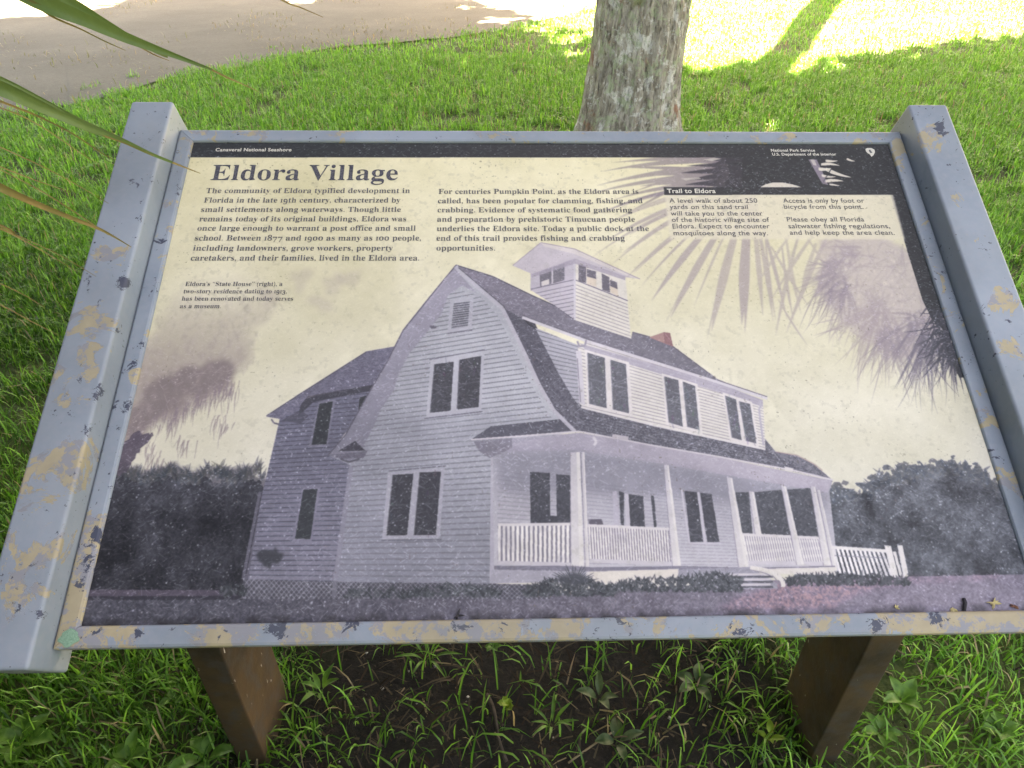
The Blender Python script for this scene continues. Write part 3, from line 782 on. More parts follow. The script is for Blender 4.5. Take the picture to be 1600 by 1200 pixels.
enc = np.where(lin <= .0031308, lin * 12.92, 1.055 * lin ** (1 / 2.4) - .055)
img = bpy.data.images.new('printed_face', TW, TH, alpha=False)
buf = np.ones((TH, TW, 4), np.float32)
buf[..., :3] = enc[::-1]
img.pixels.foreach_set(buf.ravel())
img.update(); img.pack()
def mat_print():
    m, nt, b = new_mat('printed_face')
    t = N(nt, 'ShaderNodeTexImage', image=img, extension='EXTEND')
    nt.links.new(coords(nt, 'UV'), t.inputs[0])
    nt.links.new(t.outputs[0], b.inputs['Base Color'])
    b.inputs['Roughness'].default_value = .42
    b.inputs['Specular IOR Level'].default_value = .3
    v = coords(nt)
    bump(nt, b, noise_node(nt, v, 700, 3), .10, .0006)
    return m
#@@END_PRINT

# ------------------------------------------------------------------ ground, path
m_soil, nt, b = new_mat('soil')
v = coords(nt)
c = mix(nt, ramp(nt, noise_node(nt, v, 7, 8, .65), [(.35, 0.0), (.65, 1.0)]), (.008, .0065, .005), (.026, .021, .014))
c = mix(nt, ramp(nt, noise_node(nt, v, 60, 6, .7), [(.5, 0.0), (.72, .8)]), c, (.055, .042, .028))
dd = N(nt, 'ShaderNodeVectorMath', operation='DISTANCE')
nt.links.new(offset_vec(nt, v, (0, 0, 0), (1, 1.15, 0)), dd.inputs[0]); dd.inputs[1].default_value = (.04, .86, 0)
th = math_n(nt, 'ADD', dd.outputs['Value'], math_n(nt, 'MULTIPLY', noise_node(nt, v, 6, 5), .45))
thatch = mix(nt, ramp(nt, noise_node(nt, v, 50, 7, .7), [(.35, 0.0), (.65, 1.0)]), (.045, .075, .016), (.12, .15, .04))
c = mix(nt, ramp(nt, math_n(nt, 'MULTIPLY', th, .5), [(.36, 0.0), (.52, 1.0)]), c, thatch)
nt.links.new(c, b.inputs['Base Color']); b.inputs['Roughness'].default_value = .95
bump(nt, b, noise_node(nt, v, 45, 8, .7), .9, .02)
gx = np.concatenate([np.linspace(-150, -6, 14)[:-1], np.linspace(-6, 8, 121), np.linspace(8, 150, 14)[1:]])
gy = np.concatenate([np.linspace(-60, 0, 8)[:-1], np.linspace(0, 10, 111), np.linspace(10, 250, 24)[1:]])
X, Y = np.meshgrid(gx, gy)
Z = (noise3(np.stack([X.ravel() * 3, Y.ravel() * 3, X.ravel() * 0], 1)) - .5) * .02 + (noise3(np.stack([X.ravel() * 14, Y.ravel() * 14, X.ravel() * 0 + 3], 1)) - .5) * .008
nx = len(gx)
fc = [(j * nx + i, j * nx + i + 1, (j + 1) * nx + i + 1, (j + 1) * nx + i) for j in range(len(gy) - 1) for i in range(nx - 1)]
tag(put('ground', mesh_np('ground', np.stack([X.ravel(), Y.ravel(), Z - .012], 1), fc), m_soil), kind='structure')

path_edge_px = [(-60, 196), (0, 181), (60, 172), (116, 165), (156, 153), (210, 140), (269, 125), (330, 113), (390, 103), (469, 83), (560, 72), (640, 66), (700, 60), (760, 50), (820, 38), (880, 24), (930, 10), (960, -4)]
edge = np.array([ground(*p)[:2] for p in path_edge_px])
edge = np.vstack([[edge[0] + (edge[0] - edge[1]) * 12], edge, [edge[-1] + (edge[-1] - edge[-2]) * 6]])
m_path, nt, b = new_mat('sandy_path')
v = coords(nt)
c = mix(nt, ramp(nt, noise_node(nt, v, .9, 7, .6), [(.35, 0.0), (.68, 1.0)]), (.114, .118, .084), (.166, .171, .126))
c = mix(nt, ramp(nt, noise_node(nt, v, 28, 7, .7), [(.45, 0.0), (.7, .7)]), c, (.10, .092, .066))
c = mix(nt, ramp(nt, noise_node(nt, v, 160, 3, .6), [(.62, 0.0), (.68, .8)]), c, (.27, .26, .21))
nt.links.new(c, b.inputs['Base Color']); b.inputs['Roughness'].default_value = .9
bump(nt, b, noise_node(nt, v, 40, 8, .7), .6, .01)
ev = []
for i, (p, q) in enumerate(zip(edge[:-1], edge[1:])):
    n = 1 if i in (0, len(edge) - 2) else 8
    nv = np.array([p[1] - q[1], q[0] - p[0]]); nv /= np.hypot(*nv)
    for k in range(n):
        w_ = p + (q - p) * k / n
        ev.append(w_ + nv * (n > 1) * .22 * (noise3(np.array([[w_[0] * 2.1, w_[1] * 2.1, .5]]))[0] - .5))
ev.append(edge[-1])
ev = np.array(ev)
far_dir = np.array([-.55, 1.0]) / np.hypot(.55, 1.0)
rows = [ev + far_dir * d for d in (0, .35, 1.2, 3, 6, 10)]
pv = np.concatenate(rows); k = len(ev)
pf = [(r * k + i, r * k + i + 1, (r + 1) * k + i + 1, (r + 1) * k + i) for r in range(len(rows) - 1) for i in range(k - 1)]
pz = np.repeat([.003, .012, .018, .018, .016, .012], k)
tag(put('path', mesh_np('path', np.column_stack([pv, pz]), pf), m_path), kind='structure')
def beyond_edge(p):                                           # signed distance past the path's near edge
    best = np.full(len(p), 1e9); sgn = np.ones(len(p))
    for a, q in zip(edge[:-1], edge[1:]):
        d = q - a; t = np.clip(((p - a) @ d) / (d @ d), 0, 1)
        w = p - (a + t[:, None] * d)
        dist = np.hypot(w[:, 0], w[:, 1]); s = np.sign(d[0] * w[:, 1] - d[1] * w[:, 0])
        m = dist < best
        best[m] = dist[m]; sgn[m] = s[m]
    return best * sgn

# ------------------------------------------------------------------ the sign
sign = empty('interpretive_sign', (.04, .78, 0), 'slanted interpretive sign in a flaking grey-blue frame on two rusty legs, showing a house', 'sign')
m_rail = mat_paint('flaked_rail_paint', 2.3, .635, .56)
P1 = [(S(-.055, v_, .031), r_) for v_, r_ in ((.60, .055), (.51, .06), (.40, .05), (.33, .045), (.66, .04), (.22, .03))]
P2 = [(S(1.105, v_, .031), r_) for v_, r_ in ((.02, .05), (.13, .02), (.2, .022), (.3, .03), (.37, .03), (.45, .035))]
m_post_l = mat_paint('flaked_post_paint', 5.1, .645, .665, P1, [(S(-.0255, v_, .031), .017) for v_ in (.10, .15, .20, .24, .27, .30, .34, .38, .42, .47, .52, .58, .63, .67)] + [(S(-.045, .11, .031), .02), (S(-.05, .67, .031), .018)])
m_post_r = mat_paint('worn_post_paint', 8.4, .65, .69, P2, [(S(1.106, -.012, .031), .028), (S(1.112, .012, .031), .022), (S(1.10, -.04, .031), .02), (S(1.115, .22, .031), .02), (S(1.104, .33, .031), .012), (S(1.108, .27, .031), .012)])
P3 = [(S(u_, .692, 0), r_) for u_, r_ in ((.02, .05), (.16, .04), (.24, .03), (.36, .045), (.45, .05), (.52, .03), (.80, .05), (.90, .045), (.99, .05))] + [(S(-.011, .60, 0), .05), (S(-.011, .66, 0), .05), (S(1.062, .01, 0), .02)]
m_rail_low = mat_paint('peeling_rail_paint', 1.2, .612, .56, P3, [(S(u_, .690, 0), .016) for u_ in (.06, .13, .21, .29, .40, .48, .58, .70, .78, .86, .93)] + [(S(-.008, v_, 0), .018) for v_ in (.10, .18, .35, .58, .62, .645)])
for (ua, ub), mt in (((-.0843, -.0240), m_post_l), ((1.0744, 1.1335), m_post_r)):
    va, vb, ha, hb = -.0465, .7258, -.042, .031
    cs = [S(ua, va, ha), S(ub, va, ha), S(ub, vb, ha), S(ua, vb, ha), S(ua, va, hb), S(ub, va, hb), S(ub, vb, hb), S(ua, vb, hb)]
    post = put('side_rail', bevelled_hexa('side_rail', cs, .0045, 4), mt, sign)
RW = .0232
prof = [(0, -.013), (0, -.0035), (.001, -.0012), (.0035, 0), (.0195, .0006), (.022, -.0002), (RW, -.0022), (RW, -.0075), (RW - .003, -.013)]
def rail(a, bq, inward, mat):
    """mitred rail from outer corner a to outer corner bq; inward is the (u, v) direction towards the picture"""
    a, bq, inw = np.array(a, float), np.array(bq, float), np.array(inward, float)
    d = (bq - a) / np.hypot(*(bq - a))
    vs_, fs = [], []
    nseg = 24
    for k in range(nseg + 1):
        for (w, h) in prof:
            s0, s1 = a + d * (w + .0003) + inw * w, bq - d * (w + .0003) + inw * w
            p = s0 + (s1 - s0) * k / nseg
            vs_.append(S(p[0], p[1], h))
    n = len(prof)
    for k in range(nseg):
        for i in range(n):
            j = (i + 1) % n
            fs.append((k * n + i, k * n + j, (k + 1) * n + j, (k + 1) * n + i))
    fs.append(tuple(range(n))); fs.append(tuple(range(nseg * n, nseg * n + n)))
    bm = bmesh.new()
    bv = [bm.verts.new(tuple(q)) for q in vs_]
    for f in fs: bm.faces.new([bv[i] for i in f])
    me = bm_done('frame_rail', bm, False)
    return put('frame_rail', me, mat, sign)
C0, C1, C2, C3 = (-RW, -RW), (PW + RW, -RW), (PW + RW, PH + RW), (-RW, PH + RW)
rail(C0, C1, (0, 1), m_rail)
rail(C1, C2, (-1, 0), m_rail_low)
rail(C2, C3, (0, -1), m_rail_low)
rail(C3, C0, (1, 0), m_rail_low)
# the printed face and its backing board
pu, pvv = np.array([U0, U1]), np.array([V0, V1])
face_me = mesh_np('display_panel', [S(U0, V1, PRINT_H), S(U1, V1, PRINT_H), S(U1, V0, PRINT_H), S(U0, V0, PRINT_H),
                                    S(U0, V1, -.0085), S(U1, V1, -.0085), S(U1, V0, -.0085), S(U0, V0, -.0085)],
                  [(0, 1, 2, 3), (7, 6, 5, 4), (0, 4, 5, 1), (1, 5, 6, 2), (2, 6, 7, 3), (3, 7, 4, 0)], False)
uvl = face_me.uv_layers.new(name='UVMap')
for poly in face_me.polygons:
    for li in poly.loop_indices:
        vi = face_me.loops[li].vertex_index % 4
        uvl.data[li].uv = ((0, 0), (1, 0), (1, 1), (0, 1))[vi]
panel = put('display_panel', face_me, mat_print(), sign)
m_back = mat_simple('painted_back_board', (.10, .11, .13), (.16, .17, .19), 12)
cs = [S(u_, v_, h_) for h_ in (-.024, -.0092) for (u_, v_) in ((-.018, -.018), (PW + .018, -.018), (PW + .018, PH + .018), (-.018, PH + .018))]
put('back_board', bevelled_hexa('back_board', cs, .001, 1), m_back, sign)

lp = [S(-.0075 + .0105 * math.cos(t) * (1 + .16 * math.sin(5 * t)), .6935 + .0085 * math.sin(t) * (1 + .14 * math.cos(4 * t)), .0011 - .0004 * abs(math.cos(t))) for t in np.linspace(0, 2 * math.pi, 26)[:-1]]
m_lichen = mat_simple('mint_lichen', (.13, .27, .18), (.24, .39, .28), 500, .95, .1)
put('lichen_patch', mesh_np('lichen_patch', lp + [S(-.0075, .6935, .0022)], [(i, (i + 1) % 25, 25) for i in range(25)]), m_lichen, sign)
# legs: rectangular steel tube, plumb, cut to the slope at the top
m_leg, nt, b = new_mat('rusty_leg_steel')
v = coords(nt)
c = mix(nt, ramp(nt, noise_node(nt, v, 6, 8, .6), [(.35, 0.0), (.66, 1.0)]), (.030, .021, .013), (.10, .06, .028))
c = mix(nt, ramp(nt, noise_node(nt, v, 26, 7, .65), [(.48, 0.0), (.66, .8)]), c, (.062, .056, .050))
vs2 = offset_vec(nt, v, (0, 0, 0), (1, 1, .35))
c = mix(nt, ramp(nt, noise_node(nt, vs2, 90, 4, .6), [(.69, 0.0), (.72, 1.0)]), c, (.40, .38, .34))
nt.links.new(c, b.inputs['Base Color']); b.inputs['Roughness'].default_value = .6
b.inputs['Metallic'].default_value = .15
bump(nt, b, noise_node(nt, v, 70, 7, .65), .4, .002)
def under(x, y, h=-.0245):                                    # height of the board's underside above a ground point
    p = SO + SN * h
    return p[2] - (SN[0] * (x - p[0]) + SN[1] * (y - p[1])) / SN[2]
for xa, xb in ((-.563, -.504), (.610, .667)):
    ring = [(xa, .697), (xb, .697), (xb, .852), (xa, .852)]
    cs = [(x, y, -.05) for x, y in ring] + [(x, y, under(x, y)) for x, y in ring]
    put('leg', bevelled_hexa('leg', cs, .004, 3), m_leg, sign)

# ------------------------------------------------------------------ lettering on the panel
def mat_ink(name, col, rough=.5):
    m, nt, b = new_mat(name)
    v = coords(nt)
    n = ramp(nt, noise_node(nt, v, 420, 4, .7), [(.42, 0.0), (.7, 1.0)])
    lighter = tuple(min(1, q + (.20 if q < .3 else -.18)) for q in col)
    nt.links.new(mix(nt, math_n(nt, 'MULTIPLY', n, .55), col, lighter), b.inputs['Base Color'])
    b.inputs['Roughness'].default_value, b.inputs['Specular IOR Level'].default_value = rough, .25
    return m
INK = mat_ink('worn_dark_ink', (.042, .042, .055))
INK_SOFT = mat_ink('faded_dark_ink', (.068, .066, .07))
INK_PALE = mat_ink('pale_lettering', (.62, .59, .50))
def serif(s):
    out = ''
    for ch in s:
        if 'A' <= ch <= 'Z': out += chr(0x1D400 + ord(ch) - 65)
        elif 'a' <= ch <= 'z': out += chr(0x1D41A + ord(ch) - 97)
        elif '0' <= ch <= '9': out += chr(0x1D7CE + ord(ch) - 48)
        else: out += ch
    return out
def glyph_mesh(body, offset, spacing=1.0):
    cu = bpy.data.curves.new('lettering', 'FONT')
    cu.body, cu.offset, cu.size, cu.space_character = body, offset, 1.0, spacing
    cu.resolution_u = 5
    ob = bpy.data.objects.new('lettering_source', cu)
    COL.objects.link(ob)
    bpy.context.view_layer.update()
    me = bpy.data.meshes.new_from_object(ob.evaluated_get(bpy.context.evaluated_depsgraph_get()))
    n = len(me.vertices)
    co = np.empty(n * 3); me.vertices.foreach_get('co', co)
    fs = [tuple(p.vertices) for p in me.polygons]
    bpy.data.objects.remove(ob); bpy.data.meshes.remove(me); bpy.data.curves.remove(cu)
    return co.reshape(-1, 3)[:, :2], fs
OLD_STYLE = {'0': (.70, 1.0, 0.0), '1': (.70, .8, 0.0), '2': (.70, 1.0, 0.0), '3': (.98, .95, -.22), '7': (.98, .95, -.22), '9': (.98, .95, -.22), '8': (1.0, .95, 0.0)}
_adv = {}
def advance(s_, offset, spacing):
    k = (s_, offset, spacing)
    if k not in _adv:
        _adv[k] = glyph_mesh(s_ + '|', offset, spacing)[0][:, 0].max() - glyph_mesh('|', offset, spacing)[0][:, 0].max()
    return _adv[k]
def row_mesh(body, kind, offset, spacing):
    if kind != 'serif': return glyph_mesh(body, offset, spacing)
    runs, cur = [], ''
    for ch in body:
        if ch in OLD_STYLE:
            if cur: runs.append(cur)
            runs.append(ch); cur = ''
        else: cur += ch
    if cur: runs.append(cur)
    V2, F2, x = [], [], 0.0
    for r_ in runs:
        if r_ in OLD_STYLE:
            ky, kx, dy = OLD_STYLE[r_]
            glyph = serif('I') if r_ == '1' else serif(r_)
            p, fs = glyph_mesh(glyph, offset, spacing)
            p = p * (kx, ky) + (x, dy); x += advance(glyph, offset, spacing) * kx
        else:
            p, fs = glyph_mesh(serif(r_), offset, spacing)
            p = p + (x, 0); x += advance(serif(r_), offset, spacing)
        k = len(V2); V2 += list(p); F2 += [tuple(i + k for i in f) for f in fs]
    return np.array(V2), F2
def lettering(name, rows, mat, sy, kind='serif', offset=0.0, lift=.0004, spacing=1.0, heavy=0.0):
    """heavy thickens the hairlines: the letters are laid down again a touch higher and lower"""
    V_, F_ = [], []
    for body, x0, x1, y in rows:
        p, fs = row_mesh(body, kind, offset, spacing)
        (a, bq) = to_panel([(x0, y), (x1, y)])
        lo, hi_ = p[:, 0].min(), p[:, 0].max()
        d = (bq - a) / (hi_ - lo)
        up = np.array([d[1], -d[0]]); up = up / np.hypot(*up) * sy
        for n_, dy in enumerate((0.0, heavy, -heavy) if heavy else (0.0,)):
            q = a + (p[:, :1] - lo) * d + (p[:, 1:] + dy) * up
            base = len(V_)
            V_ += [S(u_, v_, PRINT_H + lift + n_ * .00006) for u_, v_ in q]
            F_ += [tuple(i + base for i in f) for f in fs]
    return put(name, mesh_np(name, V_, F_, False), mat, panel)
lettering('heading_lettering', [('Eldora Village', 329, 621, 281.6)], INK, .0415, offset=-.007, heavy=.011)
lettering('paragraph_lettering', [
    ('The community of Eldora typified development in', 321.7, 640.4, 301.8), ('Florida in the late 19th century, characterized by', 318.3, 625.5, 316.7),
    ('small settlements along waterways. Though little', 314.1, 626, 331.3), ('remains today of its original buildings, Eldora was', 311.3, 634.5, 346),
    ('once large enough to warrant a post office and small', 308.2, 649.4, 360.6), ('school. Between 1877 and 1900 as many as 100 people,', 304.3, 657.8, 376),
    ('including landowners, grove workers, property', 301.5, 613.7, 391.8), ('caretakers, and their families, lived in the Eldora area.', 297.8, 655, 407.3)], INK_SOFT, .0130, offset=-.0095, heavy=.015)
lettering('paragraph_lettering', [
    ('For centuries Pumpkin Point, as the Eldora area is', 685.3, 997.7, 303.1), ('called, has been popular for clamming, fishing, and', 684.2, 1004.3, 317.7),
    ('crabbing. Evidence of systematic food gathering', 683.7, 987.8, 332), ('and preparation by prehistoric Timucuan people', 683.1, 992.2, 346.6),
    ('underlies the Eldora site. Today a public dock at the', 682.6, 1014, 361.2), ('end of this trail provides fishing and crabbing', 682, 976.3, 376.3),
    ('opportunities.', 682, 773.6, 391.7)], INK_SOFT, .0130, offset=-.0095, heavy=.015)
lettering('caption_lettering', [
    ('Eldora\u2019s \u201cState House\u201d (right), a', 289.4, 441.2, 447), ('two-story residence dating to 1913,', 286.6, 448.3, 458.5),
    ('has been renovated and today serves', 283.8, 458, 470), ('as a museum.', 281, 345, 481.8)], INK_SOFT, .0096, offset=-.0095, heavy=.016)
lettering('notice_lettering', [
    ('A level walk of about 250', 1046.2, 1183.7, 316.9), ('yards on this sand trail', 1046.8, 1169, 326.8), ('will take you to the center', 1048.4, 1192, 337),
    ('of the historic village site of', 1050, 1202.4, 346.9), ('Eldora. Expect to encounter', 1051.4, 1203, 357), ('mosquitoes along the way.', 1052.8, 1200.2, 367.8)], INK_SOFT, .0118, 'sans', .003, spacing=1.05)
lettering('notice_lettering', [
    ('Access is only by foot or', 1224.2, 1350.7, 316.9), ('bicycle from this point.', 1225.5, 1349.3, 326.5), ('Please obey all Florida', 1230.2, 1350.7, 346.3),
    ('saltwater fishing regulations,', 1232.4, 1391, 356.8), ('and help keep the area clean.', 1234.6, 1398, 367)], INK_SOFT, .0118, 'sans', .003, spacing=1.05)
lettering('notice_title_lettering', [('Trail to Eldora', 1042.6, 1118.3, 301.8)], INK_PALE, .0112, 'sans', .024, spacing=1.06)
lettering('header_lettering', [('Canaveral National Seashore', 336.6, 455.3, 236.6)], INK_PALE, .0088, 'sans', .024, spacing=1.06)
lettering('header_lettering', [('National Park Service', 1204.9, 1273.7, 237.1), ('U.S. Department of the Interior', 1206.8, 1306.7, 243.2)], INK_PALE, .0074, 'sans', .022, spacing=1.06)
# the small pale arrowhead emblem
em = [(1352, 233), (1355, 231.5), (1361, 231.5), (1366, 234), (1367, 238), (1364.5, 243), (1361.5, 245.2), (1359, 241.5), (1355.5, 239.5), (1353, 237)]
q = to_panel(em); q2 = to_panel([(1357, 235), (1359.5, 234.3), (1361, 237), (1363, 238.5), (1360.5, 240), (1358, 238)])
put('arrowhead_emblem', mesh_np('arrowhead_emblem', [S(u_, v_, PRINT_H + .0004) for u_, v_ in q], [tuple(range(len(em)))], False), INK_PALE, panel)
put('emblem_figure', mesh_np('emblem_figure', [S(u_, v_, PRINT_H + .0007) for u_, v_ in q2], [tuple(range(6))], False), INK_SOFT, panel)

# ------------------------------------------------------------------ trees
def tube(points, radii, nseg=12):
    pts = [Vector(p) for p in points]
    vs_, fs = [], []
    prev = None
    for i, p in enumerate(pts):
        d = (pts[min(i + 1, len(pts) - 1)] - pts[max(i - 1, 0)]).normalized()
        a = d.orthogonal().normalized() if prev is None else (prev - d * prev.dot(d)).normalized()
        prev = a
        bq = d.cross(a)
        for k in range(nseg):
            g = 2 * math.pi * k / nseg
            vs_.append(p + (a * math.cos(g) + bq * math.sin(g)) * radii[i])
    for i in range(len(pts) - 1):
        for k in range(nseg):
            l = (k + 1) % nseg
            fs.append((i * nseg + k, i * nseg + l, (i + 1) * nseg + l, (i + 1) * nseg + k))
    n0 = len(vs_)
    fs.append(tuple(range(nseg))[::-1]); fs.append(tuple(range(n0 - nseg, n0)))
    return vs_, fs
m_bark, nt, b = new_mat('lichen_bark')
v = coords(nt)
vz = offset_vec(nt, v, (0, 0, 0), (1, 1, .3))
c = mix(nt, ramp(nt, noise_node(nt, vz, 24, 10, .74, .5), [(.34, 0.0), (.64, 1.0)]), (.18, .15, .11), (.60, .54, .44))
c = mix(nt, ramp(nt, noise_node(nt, offset_vec(nt, v, (3, 1, 2)), 8.5, 10, .74, .5), [(.53, 0.0), (.58, .85)]), c, (.78, .76, .68))
c = mix(nt, ramp(nt, noise_node(nt, offset_vec(nt, v, (7, 4, 1)), 11, 10, .76, .6), [(.525, 0.0), (.57, .8)]), c, (.44, .50, .31))
c = mix(nt, ramp(nt, noise_node(nt, offset_vec(nt, v, (1, 9, 5)), 4.2, 8, .7, .3), [(.575, 0.0), (.64, .75)]), c, (.36, .17, .10))
c = mix(nt, ramp(nt, noise_node(nt, offset_vec(nt, v, (5, 2, 8)), 3.0, 5, .6), [(.63, 0.0), (.68, .6)]), c, (.17, .20, .05))
crk = ramp(nt, noise_node(nt, offset_vec(nt, v, (0, 0, 0), (2.2, 2.2, .5)), 34, 9, .78), [(.30, 1.0), (.44, 0.0)])
c = mix(nt, math_n(nt, 'MULTIPLY', crk, .8), c, (.07, .058, .042))
nt.links.new(c, b.inputs['Base Color']); b.inputs['Roughness'].default_value = .9; b.inputs['Specular IOR Level'].default_value = .15
hgt = math_n(nt, 'ADD', noise_node(nt, vz, 34, 9, .7, .3), math_n(nt, 'MULTIPLY', crk, -.7))
bump(nt, b, hgt, 1.0, .03)
m_leaf = mat_tint('crown_leaves', .3)

def trunk_mesh(base, top, r0, r1, flare, seed, nz=280, na=200, z_bottom=-.15):
    base, top = np.array(base, float), np.array(top, float)
    zs = np.linspace(0, 1, nz) ** 1.4
    T, A = np.meshgrid(zs, np.linspace(0, 2 * math.pi, na, endpoint=False), indexing='ij')
    hh = z_bottom + T * (top[2] - z_bottom)
    rad = r0 + (r1 - r0) * T + flare * np.exp(-np.maximum(hh, 0) / .22)
    q = np.stack([np.cos(A) * 2 + seed, np.sin(A) * 2 + seed, hh * 1.1], -1).reshape(-1, 3)
    n1 = noise3(q * 1.2).reshape(T.shape) - .5
    n2 = noise3(q * np.array([5, 5, 2.2])).reshape(T.shape) - .5
    n3 = noise3(q * np.array([13, 13, 4.5])).reshape(T.shape) - .5
    n4 = noise3(q * np.array([9, 9, 20])).reshape(T.shape) - .5
    n5 = noise3(q * np.array([24, 24, 5.5])).reshape(T.shape) - .5
    rad = rad * (1 + .15 * n1 + .08 * n2 + .045 * np.abs(n3) * 2 - .03 + .03 * n4 + .05 * n5)
    cx_ = base[0] + (top[0] - base[0]) * T + .06 * np.sin(T * 7 + seed) * T
    cy_ = base[1] + (top[1] - base[1]) * T
    vs_ = np.stack([cx_ + rad * np.cos(A), cy_ + rad * np.sin(A), hh], -1).reshape(-1, 3)
    fs = [(i * na + k, i * na + (k + 1) % na, (i + 1) * na + (k + 1) % na, (i + 1) * na + k) for i in range(nz - 1) for k in range(na)]
    fs.append(tuple(range((nz - 1) * na, nz * na)))
    return mesh_np('trunk', vs_, fs)
def inside(p, poly):
    poly = np.asarray(poly, float); q = np.roll(poly, -1, 0)
    r = np.zeros(len(p), bool)
    for a, bq in zip(poly, q):
        c_ = (a[1] <= p[:, 1]) != (bq[1] <= p[:, 1])
        with np.errstate(divide='ignore', invalid='ignore'):
            x = a[0] + (p[:, 1] - a[1]) / (bq[1] - a[1]) * (bq[0] - a[0])
        r ^= c_ & (p[:, 0] < x)
    return r
# where the crowns' shade reaches on the ground
shade_px = [(-500, 60), (-200, 45), (0, 33), (125, 26), (175, 14), (215, 0), (300, -12), (560, -16), (700, -6), (770, 16), (840, 36), (925, 58), (1066, 118), (1115, 122), (1160, 104), (1190, 112), (1231, 124), (1287, 120), (1334, 92), (1420, 78), (1600, 58), (1900, 40), (2300, 40)]
shade = [tuple(ground(*p)[:2]) for p in shade_px] + [(12, 4), (12, -4), (-11, -4), (-11, 6)]
def leaves(centres, size, seed):
    r = np.random.default_rng(seed)
    n = len(centres)
    nrm = r.normal(0, 1, (n, 3)) + np.array(TO_SUN) * 1.6
    nrm /= np.linalg.norm(nrm, axis=1, keepdims=True)
    a = np.cross(nrm, r.normal(0, 1, (n, 3))); a /= np.linalg.norm(a, axis=1, keepdims=True)
    bq = np.cross(nrm, a)
    L = (size * r.uniform(.6, 1.3, n))[:, None]
    shape = [(-1, 0, 0), (-.35, .42, .08), (.45, .38, .05), (1, 0, -.1), (.45, -.38, .05), (-.35, -.42, .08)]
    vs_ = np.stack([centres + a * L * x + bq * L * y + nrm * L * z for x, y, z in shape], 1).reshape(-1, 3)
    base = np.arange(n)[:, None] * 6
    tr = np.concatenate([base + np.array(t) for t in ((0, 1, 5), (1, 2, 5), (2, 4, 5), (2, 3, 4))], 0)
    g = r.uniform(.7, 1.3, n)
    col = np.stack([.055 * g, .095 * g, .022 * g], 1)
    return vs_, tr, np.repeat(col, 6, 0)
rs = np.random.default_rng(3)
sets = []
for layer in range(5):
    ax_, ay_ = np.meshgrid(np.arange(-11.5, 12.5, .17), np.arange(-4, 16, .17))
    sets.append(np.column_stack([ax_.ravel(), ay_.ravel()]) + rs.uniform(-.085, .085, (ax_.size, 2)) + layer * .06)
cand = np.vstack(sets)
cand = cand[inside(cand, shade)]
# a few small gaps let flecks of sun through by the edge of the shade
for gpx, gr in (((880, 62), .34), ((905, 84), .26), ((845, 48), .28), ((470, 4), .5), ((780, 34), .34), ((822, 44), .26), ((735, 14), .3)):
    gg = ground(*gpx)[:2]
    cand = cand[np.hypot(*(cand - gg).T * np.array([1, .7])[:, None]) > gr * rs.uniform(.6, 1.2, len(cand))]
cand = cand + rs.normal(0, .11, cand.shape)
ax_, ay_ = np.meshgrid(np.arange(-2.2, 1.9, .10), np.arange(-1.5, 1.5, .10))
cand = np.vstack([cand] + [np.column_stack([ax_.ravel(), ay_.ravel()]) + rs.uniform(-.05, .05, (ax_.size, 2)) for _ in range(2)])
hgt_ = rs.uniform(6.2, 8.6, len(cand)) + 1.2 * np.sin(cand[:, 0] * .9) * np.cos(cand[:, 1] * .7)
cen = np.column_stack([cand, np.zeros(len(cand))]) + (hgt_ / TO_SUN[2])[:, None] * np.array(TO_SUN)
tb = ground(982, 226)
near = cen[:, 1] < 10.5
shaft_top = np.array([tb[0] + .25, tb[1] + .35, 6.2])
tree = empty('tree', (tb[0], tb[1], 0), 'broad tree trunk with patchy grey and green lichen standing in the grass behind the sign', 'tree')
put('trunk', trunk_mesh((tb[0] - .02, tb[1], 0), shaft_top, .315, .20, .10, 4.2), m_bark, tree)
def crown_and_limbs(root, origin, pts, seed, n_limbs, r0):
    vs_, tr, col = leaves(pts, .20, seed)
    put('crown', mesh_fast('crown', vs_, tr, col), m_leaf, root)
    r = np.random.default_rng(seed + 50)
    for k in range(n_limbs):
        e = pts[r.integers(len(pts))]
        o = np.array(origin, float)
        mid = o + (e - o) * .5 + np.array([0, 0, .5]) + r.normal(0, .25, 3)
        ps = [o * (1 - t) ** 2 + mid * 2 * t * (1 - t) + e * t * t for t in np.linspace(0, 1, 9)]
        sh = np.array([p_[:2] - np.array(TO_SUN)[:2] * p_[2] / TO_SUN[2] for p_ in ps[1:]])
        if not inside(sh, shade).all(): continue
        a_, f_ = tube(ps, [r0 * (1 - t) + .015 for t in np.linspace(0, 1, 9)], 8)
        put('limb', mesh_np('limb', a_, f_), m_bark, root)
crown_and_limbs(tree, shaft_top - (0, 0, .3), cen[near], 21, 14, .11)
fb = np.array([6.15, 14.95, 0])
tree2 = empty('tree', tuple(fb), 'tree past the top edge, its trunk shadow a dark stripe across sunlit grass', 'tree')
ft = np.array([6.25, 15.1, 9.0])
put('trunk', trunk_mesh(fb, ft, .27, .20, .08, 9.1, 60, 40), m_bark, tree2)
crown_and_limbs(tree2, ft - (0, 0, .1), cen[~near], 33, 16, .12)

